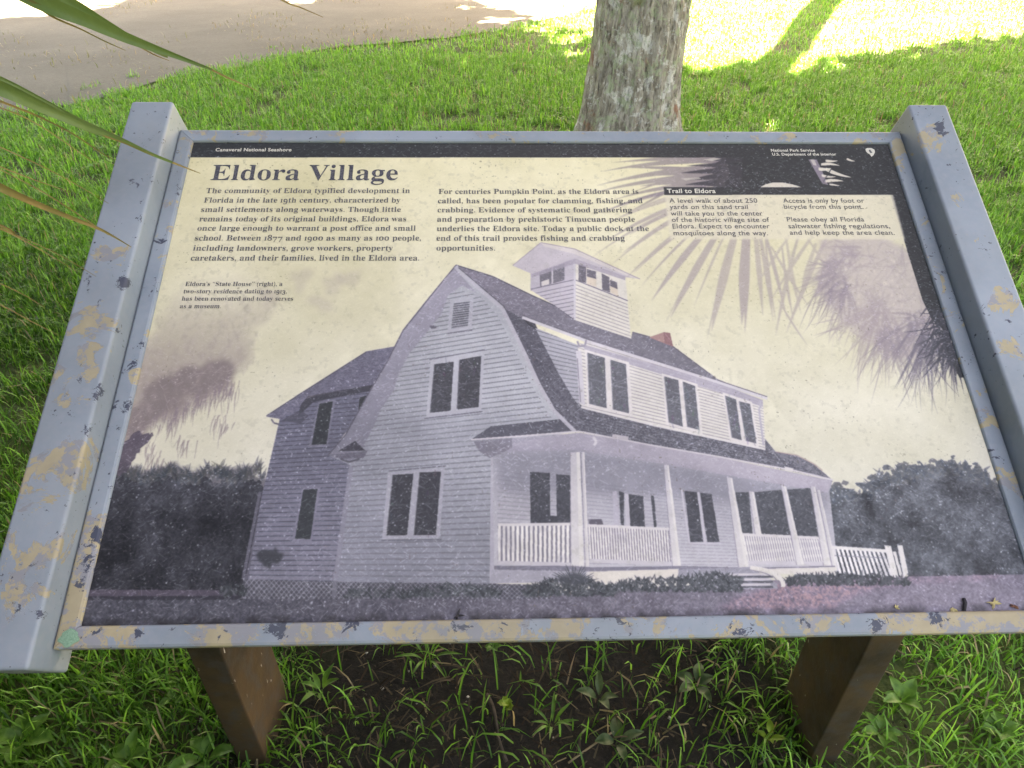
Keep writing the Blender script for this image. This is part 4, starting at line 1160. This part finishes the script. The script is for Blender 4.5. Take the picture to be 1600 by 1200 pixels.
# ------------------------------------------------------------------ grass
def blades(p, length, width, seed, col0, col1, lean=.7, straw=.045, z0=-.012):
    r = np.random.default_rng(seed)
    n = len(p)
    az = r.uniform(0, 2 * math.pi, n)
    L = length * r.uniform(.45, 1.25, n)
    ln = np.abs(r.normal(0, lean, n)) + .08
    d = np.stack([np.cos(az), np.sin(az)], 1)
    s = np.stack([-d[:, 1], d[:, 0]], 1) * (width * r.uniform(.6, 1.3, n))[:, None] / 2
    tw = r.normal(0, .35, (n, 1)) * d * width
    def lvl(t, bendk):
        out = np.sin(ln * bendk) * L * t; up = np.cos(ln * bendk) * L * t
        return np.column_stack([p + d * out[:, None], np.full(n, z0) + up])
    b0, m1, m2, tip = lvl(0, 0), lvl(.45, .6), lvl(.78, 1.0), lvl(1.0, 1.55)
    pad = np.zeros((n, 1))
    w = np.hstack([s, pad]); t3 = np.hstack([tw, pad])
    vs_ = np.stack([b0 - w * .8, b0 + w * .8, m1 - w + t3, m1 + w + t3, m2 - w * .7, m2 + w * .7, tip], 1).reshape(-1, 3)
    base = np.arange(n)[:, None] * 7
    tr = np.concatenate([base + np.array(t) for t in ((0, 1, 3), (0, 3, 2), (2, 3, 5), (2, 5, 4), (4, 5, 6))], 0)
    g = r.random((n, 1)); k = r.uniform(.72, 1.25, (n, 1))
    col = (np.array(col0) * (1 - g) + np.array(col1) * g) * k
    dry = r.random(n) < straw
    col[dry] = np.array([.38, .31, .16]) * r.uniform(.6, 1.2, (dry.sum(), 1))
    return vs_, tr, np.repeat(col, 7, 0)
G0, G1 = (.062, .26, .022), (.23, .54, .075)
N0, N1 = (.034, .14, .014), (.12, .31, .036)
def clumped(n, x0, x1, y0, y1, r):
    p = np.stack([r.uniform(x0, x1, n), r.uniform(y0, y1, n)], 1)
    q = noise3(np.column_stack([p * 9, np.zeros(n)])) * .6 + noise3(np.column_stack([p * 2.3, np.ones(n)])) * .55
    return p[r.random(n) < np.clip(q * 1.9 - .32, .05, 1)], None
def in_view(p, m=120):
    dz = p[:, 1] * CP + CAM_H * SP
    px = 800 + FPX * p[:, 0] / dz
    return (px > -m) & (px < 1600 + m)
rg = np.random.default_rng(17)
dirt_c, dirt_r = np.array([.04, .80]), np.array([.62, .50])
lawn_parts = []
for (n, x0, x1, y0, y1, L, W_, seed) in ((75000, -2.6, 2.6, .35, 2.0, .08, .0042, 1), (190000, -3.6, 3.9, 2.0, 4.2, .08, .0048, 2), (280000, -6.5, 6.5, 4.2, 8.5, .08, .0065, 3), (170000, -11, 13, 8.5, 16.5, .085, .010, 4), (40000, -14, 20, 16.5, 34, .10, .02, 5)):
    p, _ = clumped(n, x0, x1, y0, y1, rg)
    p = p[in_view(p)]
    be = beyond_edge(p)
    keep = (be < .12 + .30 * (noise3(np.column_stack([p * 3.1, np.full(len(p), 7.0)])) - .5) * 2) | (be > 10.3) | ((be < .5) & (noise3(np.column_stack([p * 5.3, np.full(len(p), 3.0)])) > .68))
    thin = np.clip(.75 - be / .5, .55, 1)
    keep &= rg.random(len(p)) < np.where(be > .14, .4, thin)
    keep &= np.hypot(p[:, 0] - tb[0], p[:, 1] - tb[1]) > .36
    e = np.hypot((p[:, 0] - dirt_c[0]) / dirt_r[0], (p[:, 1] - dirt_c[1]) / dirt_r[1]) + (noise3(np.column_stack([p * 7, np.full(len(p), 2.0)])) - .5) * .5
    keep &= rg.random(len(p)) < np.clip((e - .58) * 1.9, .22, 1)
    p = p[keep]
    shady = np.clip((1.25 - p[:, 1]) * 1.2, 0, 1) * np.clip((.9 - p[:, 0]) * 1.4, 0, 1)       # shade round the sign's foot, painted as darker, slightly finer blades
    m_ = rg.random(len(p)) < np.maximum(shady, np.clip((-.9 - p[:, 0]) * .8, 0, .7) * (p[:, 1] < 3))  # shade on the left goes into the same darker blade colour
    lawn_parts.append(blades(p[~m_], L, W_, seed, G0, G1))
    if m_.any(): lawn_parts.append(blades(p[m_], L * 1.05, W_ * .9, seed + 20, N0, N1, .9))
off = 0; Vs, Ts, Cs = [], [], []
for a_, t_, c_ in lawn_parts:
    Vs.append(a_); Ts.append(t_ + off); Cs.append(c_); off += len(a_)
m_grass = mat_tint('grass_blades', .45, .42, .5)
tag(put('grass', mesh_fast('grass', np.concatenate(Vs), np.concatenate(Ts), np.concatenate(Cs)), m_grass), 'bright green lawn grass around and behind the sign', 'grass', kind='stuff')
# dead straw and thatch on the bare soil under the sign
n = 3200
p = np.stack([rg.normal(.05, .62, n), rg.normal(.82, .34, n)], 1); p = p[(p[:, 1] > .35)]
r = rg; az = r.uniform(0, 2 * math.pi, len(p)); L = r.uniform(.008, .07, len(p)) * r.uniform(.5, 1.3, len(p))
d = np.stack([np.cos(az), np.sin(az)], 1); s = np.stack([-d[:, 1], d[:, 0]], 1) * r.uniform(.0005, .0024, (len(p), 1))
z = r.uniform(.0, .022, len(p)); z2 = z + r.uniform(-.006, .012, len(p)); zm = (z + z2) / 2 + L * r.uniform(0, .12, len(p))
va = np.stack([np.column_stack([p - s, z]), np.column_stack([p + s, z]), np.column_stack([p + d * (L / 2)[:, None] - s, zm]), np.column_stack([p + d * (L / 2)[:, None] + s, zm]), np.column_stack([p + d * L[:, None] + s[:, ::-1] * .3, z2])], 1).reshape(-1, 3)
base = np.arange(len(p))[:, None] * 5
ta = np.concatenate([base + np.array(t) for t in ((0, 1, 3), (0, 3, 2), (2, 3, 4))], 0)
pick = r.random((len(p), 1))
ca = np.where(pick < .55, np.array([.095, .078, .052]), np.where(pick < .9, np.array([.05, .036, .025]), np.array([.26, .20, .12]))) * r.uniform(.6, 1.2, (len(p), 1))
tag(put('dead_grass', mesh_fast('dead_grass', va, ta, np.repeat(ca, 5, 0)), mat_tint('straw', .15, .8, .1)), 'dry straw and dead grass littering the dark soil under the sign', 'straw', kind='stuff')
# crumbs of soil and shell grit
m = 700
cp = np.column_stack([rg.normal(.05, .55, m), np.abs(rg.normal(.5, .36, m)) + .35, np.full(m, .0)])
oct_v = np.array([(1, 0, 0), (-1, 0, 0), (0, 1, 0), (0, -1, 0), (0, 0, 1), (0, 0, -1)], float)
oct_f = np.array([(0, 2, 4), (2, 1, 4), (1, 3, 4), (3, 0, 4), (2, 0, 5), (1, 2, 5), (3, 1, 5), (0, 3, 5)])
sz = rg.uniform(.0015, .006, (m, 1, 1)) * rg.uniform(.6, 1.4, (m, 6, 1))
va = (cp[:, None, :] + oct_v[None] * sz).reshape(-1, 3)
ta = (np.arange(m)[:, None, None] * 6 + oct_f[None]).reshape(-1, 3)
cc = np.where(rg.random((m, 1)) < .1, np.array([.5, .47, .42]), np.array([.06, .048, .036])) * rg.uniform(.6, 1.3, (m, 1))
tag(put('grit', mesh_fast('grit', va, ta, np.repeat(cc, 6, 0)), mat_tint('grit', 0, .9, .1)), 'crumbs of dark soil and pale shell grit under the sign', 'grit', kind='stuff')
# litter and sparse tufts on the sandy path
n = 16000
p = np.stack([rg.uniform(-8, 4, n), rg.uniform(4.5, 15, n)], 1)
be = beyond_edge(p); p = p[(be > -.1) & (be < 9)]
pick = rg.random(len(p)) < np.clip(noise3(np.column_stack([p * 1.1, np.full(len(p), 4.0)])) * 2.6 - 1.15, .008, .5)
a_, t_, c_ = blades(p[pick], .075, .007, 77, (.15, .19, .06), (.30, .28, .16), 1.2, .35, .012)
tag(put('path_litter', mesh_fast('path_litter', a_, t_, c_), m_grass), 'sparse weeds and straw scattered over the pale sandy path', 'litter', kind='stuff')

# ------------------------------------------------------------------ weeds and sticks under the sign
W_GREEN = mat_leafy('weed_leaf_green', (.06, .17, .022), (.14, .31, .05), 40)
W_DARK = mat_leafy('weed_leaf_dark', (.05, .10, .035), (.12, .18, .07), 60)
W_LIME = mat_leafy('weed_leaf_lime', (.14, .26, .02), (.24, .36, .04), 50)
def leaf_mesh(base, tip, width, lobes=0, cup=.15):
    base, tip = np.array(base, float), np.array(tip, float)
    d = tip - base; L = np.linalg.norm(d); d /= L
    side = np.cross(d, (0, 0, 1)); side /= np.linalg.norm(side) + 1e-9
    up = np.cross(side, d)
    vs_, fs = [], []
    nn = 13
    for i in range(nn):
        t = i / (nn - 1)
        w = width / 2 * math.sin(math.pi * min(1, t * .96 + .02)) ** .8
        if lobes: w *= 1 + .38 * math.cos(t * math.pi * 2 * lobes + .5)
        c_ = base + d * L * t + up * (.16 * L * math.sin(math.pi * t) - .1 * L * t * t)
        for k in (-1, -.5, 0, .5, 1):
            vs_.append(c_ + side * w * k + up * (cup * width * (abs(k) ** 1.5) + .012 * width * math.sin(i * 2.1)))
    for i in range(nn - 1):
        for k in range(4):
            fs.append((i * 5 + k, i * 5 + k + 1, (i + 1) * 5 + k + 1, (i + 1) * 5 + k))
    return mesh_np('leaf', vs_, fs)
def weed(px, py, label, n, size, width, mat, rise=.5, lobes=0, seed=1, group=None, stem_h=.015, spread=(0, 2 * math.pi)):
    g = ground(px, py)
    root = empty('weed', (g[0], g[1], 0), label, 'weed', group)
    r = np.random.default_rng(seed)
    o = np.array([g[0], g[1], 0.0])
    a_, f_ = tube([o - (0, 0, .012), o + (0, 0, stem_h * .6), o + (.002, .001, stem_h)], [.0016, .0014, .001], 6)
    put('stem', mesh_np('stem', a_, f_), mat, root)
    for k in range(n):
        az = spread[0] + (spread[1] - spread[0]) * (k + r.uniform(-.25, .25)) / n
        L = size * r.uniform(.75, 1.2)
        d = np.array([math.cos(az), math.sin(az), rise * r.uniform(.5, 1.4)])
        d /= np.linalg.norm(d)
        b_ = o + (0, 0, stem_h * r.uniform(.5, 1)) + d * L * .18
        put('leaf', leaf_mesh(b_, b_ + d * L, width * r.uniform(.8, 1.15), lobes), mat, root)
    return root
weed(792, 1118, 'small lime green seedling with lobed leaves on the soil under the sign', 6, .020, .016, W_LIME, .9, 2.5, 2, stem_h=.05)
weed(935, 1100, 'weed with upright dull dark leaves in the middle of the soil', 4, .052, .021, W_DARK, .8, 0, 3, stem_h=.02)
weed(1085, 1075, 'low weed of rounded dull leaves to the left of the right leg', 5, .04, .024, W_DARK, .35, 0, 4)
weed(962, 1165, 'dull grey-green weed lowest in the middle under the sign', 4, .048, .023, W_DARK, .4, 0, 5)
weed(276, 1104, 'three-leaved clover sprig on the soil left of the left leg', 3, .020, .016, W_GREEN, .3, 0, 6, stem_h=.03)
weed(325, 1190, 'broad leaved green weed at the foot of the left leg', 5, .055, .028, W_GREEN, .45, 0, 7)
weed(38, 1165, 'broad leaved green weed in the lower left corner', 6, .06, .034, W_GREEN, .45, 0, 8)
weed(205, 1195, 'pale green weed at the lower edge between the corner weed and left leg', 5, .05, .026, W_GREEN, .6, 0, 9)
weed(1400, 1110, 'tall leafy weed beside the right leg in bright grass', 7, .05, .024, W_GREEN, .7, 0, 10, stem_h=.04)
weed(1372, 1150, 'cluster of oval green leaves against the foot of the right leg', 6, .04, .022, W_GREEN, .4, 0, 11)
weed(1196, 1165, 'sprout with four pale oval leaves on the soil just left of the right leg', 4, .026, .014, W_LIME, .9, 0, 12, stem_h=.04)
weed(1556, 1150, 'bright green weed near the lower right corner', 6, .038, .02, W_GREEN, .6, 1.5, 13)
weed(505, 1090, 'green weed with narrow leaves just right of the left leg', 6, .05, .013, W_GREEN, .8, 0, 14, stem_h=.03)
weed(770, 1016, 'tiny green weed close under the bottom rail', 6, .018, .012, W_GREEN, .5, 0, 15)
weed(862, 1140, 'tuft of narrow bright leaves right of the lime seedling', 8, .055, .007, W_GREEN, .9, 0, 16)
weed(668, 1035, 'tuft of long thin leaves above the dark stick', 7, .07, .007, W_GREEN, .6, 0, 18)
m_stick = mat_simple('dead_wood', (.035, .028, .022), (.10, .08, .06), 60)
g0, g1 = ground(760, 1085, .008), ground(792, 1188, .008)
a_, f_ = tube([g0 + (g1 - g0) * t + np.array([.004 * math.sin(t * 6), 0, .004 * math.sin(t * 5)]) for t in np.linspace(0, 1, 12)], [.005 - .0012 * t + .0008 * math.sin(9 * t) for t in np.linspace(0, 1, 12)], 9)
tag(put('stick', mesh_np('stick', a_, f_), m_stick), 'dark rotten stick lying on the soil under the sign', 'stick')
m_straw = mat_simple('dry_stalk', (.24, .18, .10), (.40, .32, .19), 50)
g0, g1 = ground(888, 1192, .012), ground(968, 1137, .016)
a_, f_ = tube([g0 + (g1 - g0) * t + np.array([0, 0, .004 * math.sin(t * 3)]) for t in np.linspace(0, 1, 8)], [.0021] * 8, 7)
tag(put('dry_stalk', mesh_np('dry_stalk', a_, f_), m_straw), 'pale dry stalk lying on the soil at the lower middle', 'stalk')

# ------------------------------------------------------------------ scraps lying on the panel
def on_panel(px, py, h=.0006):
    q_ = to_panel([(px, py)])[0]
    return S(q_[0], q_[1], PRINT_H + h)
m_scrap = mat_simple('dry_leaf_scrap', (.38, .31, .14), (.55, .47, .24), 300)
m_scrap_b = mat_simple('brown_leaf_scrap', (.16, .07, .045), (.26, .13, .08), 300)
m_twig = mat_simple('black_twig', (.02, .02, .025), (.06, .055, .06), 200)
def scrap(px, py, size, mat, label, seed, arms=3):
    r = np.random.default_rng(seed); c_ = on_panel(px, py)
    vs_, fs = [], []
    for k in range(arms):
        az = r.uniform(0, 2 * math.pi); L = size * r.uniform(.6, 1.2); w = size * r.uniform(.12, .22)
        d = SU * math.cos(az) + SV * math.sin(az); s_ = np.cross(SN, d)
        i = len(vs_)
        vs_ += [c_ - s_ * w + SN * .0003, c_ + s_ * w + SN * .0012, c_ + d * L * .6 + s_ * w * .8 + SN * .0022, c_ + d * L + SN * .001, c_ + d * L * .6 - s_ * w * .8 + SN * .0004]
        fs += [(i, i + 1, i + 2, i + 4), (i + 4, i + 2, i + 3)]
        vs_ += [v_ - SN * .0004 for v_ in vs_[i:i + 5]]
        fs += [(i + 9, i + 7, i + 6, i + 5), (i + 8, i + 7, i + 9), (i, i + 5, i + 6, i + 1), (i + 1, i + 6, i + 7, i + 2), (i + 2, i + 7, i + 8, i + 3), (i + 3, i + 8, i + 9, i + 4), (i + 4, i + 9, i + 5, i)]
    return tag(put('leaf_scrap', mesh_np('leaf_scrap', vs_, fs, False), mat), label, 'leaf scrap')
scrap(1552, 942, .008, m_scrap, 'pale yellow many-pointed leaf scrap on the panel near its lower right corner', 1, 6)
scrap(1486, 951, .008, m_scrap, 'pale leaf scrap against the bottom rail just left of the black twig', 2, 3)
scrap(1583, 947, .007, m_scrap_b, 'reddish brown leaf scrap on the panel nearest the lower right corner', 3, 4)
scrap(1398, 949, .005, m_scrap, 'tiny tan leaf scrap at the bottom rail, the leftmost at the right end', 4, 3)
a_, f_ = tube([on_panel(1504, 935, .002), on_panel(1506, 942, .0028), on_panel(1505, 954, .002)], [.0017, .0021, .0018], 8)
tag(put('twig', mesh_np('twig', a_, f_), m_twig), 'short black twig standing on the panel against the bottom rail', 'twig')
scrap(715, 962, .008, m_twig, 'black crumb of leaf litter on the bottom rail left of centre', 5, 4)

# ------------------------------------------------------------------ palm frond reaching in from the left
P_GREEN = mat_leafy('palm_leaflet_green', (.085, .155, .045), (.15, .235, .075), 14, .25, .42, .4)
P_DRY = mat_leafy('palm_leaflet_dry', (.22, .155, .06), (.36, .28, .12), 30, .2, .6, .2)
P_MIX = mat_leafy('palm_leaflet_fading', (.14, .15, .045), (.30, .21, .08), 22, .2, .55, .25)
P_STEM = mat_simple('palm_stalk', (.12, .15, .05), (.2, .2, .08), 20)
root_p = at_depth(-420, 40, .74)
frond = empty('palm_frond', (root_p[0], root_p[1], 0), 'palm frond reaching in from the upper left with long pointed green leaflets', 'palm frond')
def leaflet(pts, widths, mat, fold=.35):
    """pts: (picture x, picture y, depth); widths in picture pixels"""
    P_ = [at_depth(*p) for p in pts]
    P_ = np.array(P_); n = len(P_)
    tt = np.linspace(0, n - 1, 40)
    C_ = np.empty((40, 3)); Wd = np.empty(40)
    for j, t in enumerate(tt):
        i = min(int(t), n - 2); f_ = t - i
        p0, p1, p2, p3 = P_[max(i - 1, 0)], P_[i], P_[i + 1], P_[min(i + 2, n - 1)]
        C_[j] = .5 * ((2 * p1) + (-p0 + p2) * f_ + (2 * p0 - 5 * p1 + 4 * p2 - p3) * f_ ** 2 + (-p0 + 3 * p1 - 3 * p2 + p3) * f_ ** 3)
        dep = pts[i][2] * (1 - f_) + pts[i + 1][2] * f_
        Wd[j] = .62 * (widths[i] * (1 - f_) + widths[i + 1] * f_) * dep / FPX
    vs_, fs = [], []
    for j in range(40):
        d = C_[min(j + 1, 39)] - C_[max(j - 1, 0)]; d /= np.linalg.norm(d)
        view = C_[j] - np.array([0, 0, CAM_H]); view /= np.linalg.norm(view)
        s_ = np.cross(d, view + np.array([.25, .1, .15])); s_ /= np.linalg.norm(s_)
        nn_ = np.cross(s_, d)
        for k, hh in ((-.5, 0), (-.25, fold * .55), (0, fold), (.25, fold * .55), (.5, 0)):
            vs_.append(C_[j] + s_ * Wd[j] * k + nn_ * Wd[j] * hh * .5)
    for j in range(39):
        for k in range(4):
            fs.append((j * 5 + k, j * 5 + k + 1, (j + 1) * 5 + k + 1, (j + 1) * 5 + k))
    return put('leaflet', mesh_np('leaflet', vs_, fs), mat, frond)
leaflet([(-360, -190, .70), (-120, -88, .72), (55, -2, .74), (130, 30, .76), (200, 60, .78), (270, 86, .80), (331, 109, .82)], [22, 44, 46, 34, 26, 13, 5], P_GREEN)
leaflet([(331, 109, .82), (355, 121, .825), (378, 131, .83), (404, 143, .835)], [5, 4.5, 3, 1], P_DRY, .2)
leaflet([(-300, -200, .74), (-80, -95, .76), (100, -2, .78), (160, 34, .79), (215, 66, .80), (262, 90, .81)], [14, 26, 27, 22, 14, 3], P_GREEN)
leaflet([(-300, 40, .66), (-120, 88, .68), (0, 137, .70), (70, 168, .73), (135, 197, .76), (190, 219, .80), (235, 240, .84), (270, 254, .87)], [24, 44, 41, 34, 24, 13, 9, 6], P_GREEN)
leaflet([(270, 254, .87), (290, 262, .89), (313, 271, .91)], [6, 4, 1], P_DRY, .2)
leaflet([(-200, 80, .70), (0, 158, .75), (60, 182, .78), (115, 210, .80), (160, 240, .83), (182, 250, .84)], [6, 6, 5, 4, 3, 1], P_MIX, .2)
leaflet([(-200, 100, .72), (0, 168, .76), (60, 195, .79), (120, 235, .82), (155, 257, .84)], [3, 3, 3, 2, .8], P_DRY, .2)
leaflet([(-250, 190, .66), (-80, 256, .68), (0, 293, .70), (60, 320, .74), (115, 342, .78), (160, 360, .81), (205, 386, .84)], [22, 26, 22, 16, 11, 7, 1.5], P_MIX)
leaflet([(-150, 290, .70), (0, 352, .74), (25, 368, .76), (50, 383, .78)], [8, 7, 4, 1], P_MIX, .2)
leaflet([(-160, 400, .72), (0, 476, .78), (45, 500, .80), (92, 524, .82)], [3, 3, 2.4, 1], P_DRY, .2)
leaflet([(20, -20, .74), (75, 22, .76), (125, 45, .78), (165, 65, .80), (197, 79, .82)], [6, 6, 4, 3, 1], P_MIX, .2)
leaflet([(160, 45, .79), (205, 66, .80), (240, 85, .81), (265, 95, .82)], [5, 4, 3, 1], P_DRY, .2)
leaflet([(330, -60, .82), (440, 0, .84), (470, 12, .85), (505, 27, .86)], [4, 4, 3, 1], P_DRY, .2)
leaflet([(-30, 250, .72), (60, 296, .76), (130, 340, .79), (170, 368, .81)], [2, 3, 2.4, 1], P_DRY, .2)
leaflet([(-340, 70, .668), (-110, 104, .69), (0, 146, .712), (70, 176, .738), (135, 203, .765), (190, 222, .80), (240, 243, .84)], [4, 7, 7, 6, 5, 4, 2], P_MIX, .3)
leaflet([(-340, 20, .655), (-120, 72, .675), (0, 122, .695), (60, 152, .72), (120, 184, .752), (180, 212, .79)], [5, 10, 10, 8, 6, 2], P_GREEN, .4)
leaflet([(-200, -130, .705), (-40, -42, .725), (62, 8, .745), (130, 38, .765), (200, 66, .785), (262, 88, .802)], [4, 6, 6, 5, 4, 2], P_MIX, .3)
for q0, q1, q2, w_ in (((-120, 300, .70), (30, 372, .76), (120, 424, .80), 3.2), ((-90, 190, .72), (70, 262, .78), (170, 318, .83), 2.6), ((-100, 400, .72), (20, 452, .77), (70, 480, .79), 2.6), ((-60, 330, .74), (80, 392, .80), (150, 432, .83), 2), ((-80, 228, .70), (40, 276, .75), (110, 300, .79), 3)):
    leaflet([q0, q1, q2], [w_ * 1.3, w_, .8], P_DRY, .2)
st_pts = [at_depth(*p) for p in ((-300, -260, .72), (-360, -190, .70), (-330, 40, .66), (-260, 195, .66), (-260, 400, .74), (-420, 620, .95))]
a_, f_ = tube(st_pts + [np.array([-1.75, .75, 0])], [.006, .008, .010, .011, .012, .013, .015], 10)
put('stalk', mesh_np('stalk', a_, f_), P_STEM, frond)

# ------------------------------------------------------------------ unseen growth added to shut out light behind and left of the viewer
def light_blocker(name, label, cat, pts, size, seed, stems, keep=None):
    vs_, tr, col = leaves(pts, size, seed)
    root = empty(name, (float(pts[:, 0].mean()), float(pts[:, 1].mean()), 0), label, cat)
    put('foliage', mesh_fast('foliage', vs_, tr, col * .8), m_leaf, root)
    r = np.random.default_rng(seed)
    for k in range(stems):
        e = pts[r.integers(len(pts))]
        b_ = np.array([e[0] + r.normal(0, .3), e[1] + r.normal(0, .2), -.02])
        a_, f_ = tube([b_, b_ * .5 + e * .5 + r.normal(0, .08, 3), e], [.03, .02, .008], 7)
        put('stem', mesh_np('stem', a_, f_), m_bark, root)
rt_ = np.random.default_rng(41)
q_ = np.column_stack([rt_.uniform(-6, .25, 5200), rt_.normal(-1.45, .3, 5200), rt_.uniform(.0, 1, 5200) ** .8 * 3.6])
q_[:, 2] *= .8 + .35 * noise3(np.column_stack([q_[:, 0], q_[:, 0] * 0, q_[:, 0] * 0 + 9]))
light_blocker('blocker_thicket', 'unseen dense shrubs added behind the viewer to block light', 'shrubs', q_, .16, 42, 10)
q_ = np.column_stack([rt_.normal(-3.0, .5, 6000), rt_.uniform(-2, 3.6, 6000), rt_.uniform(0, 1, 6000) ** .8 * 3.6])
q_ = q_[q_[:, 0] < -1.75 - .35 * np.maximum(q_[:, 1], 0)]
q2_ = np.column_stack([rt_.normal(-1.45, .26, 2200), rt_.uniform(-.7, 1.0, 2200), rt_.uniform(.02, 1, 2200) * 1.35])
lim_ = -.80 * (q2_[:, 1] * CP + (CAM_H - q2_[:, 2]) * SP) - .12
q2_ = q2_[(q2_[:, 0] < lim_) & (q2_[:, 0] < -.95)]
light_blocker('shrub', 'unseen low growth added past the lower left corner to darken it', 'shrub', q2_, .07, 44, 6)
light_blocker('shrub', 'unseen tall growth added past the left edge to block light', 'shrub', q_, .14, 43, 6)
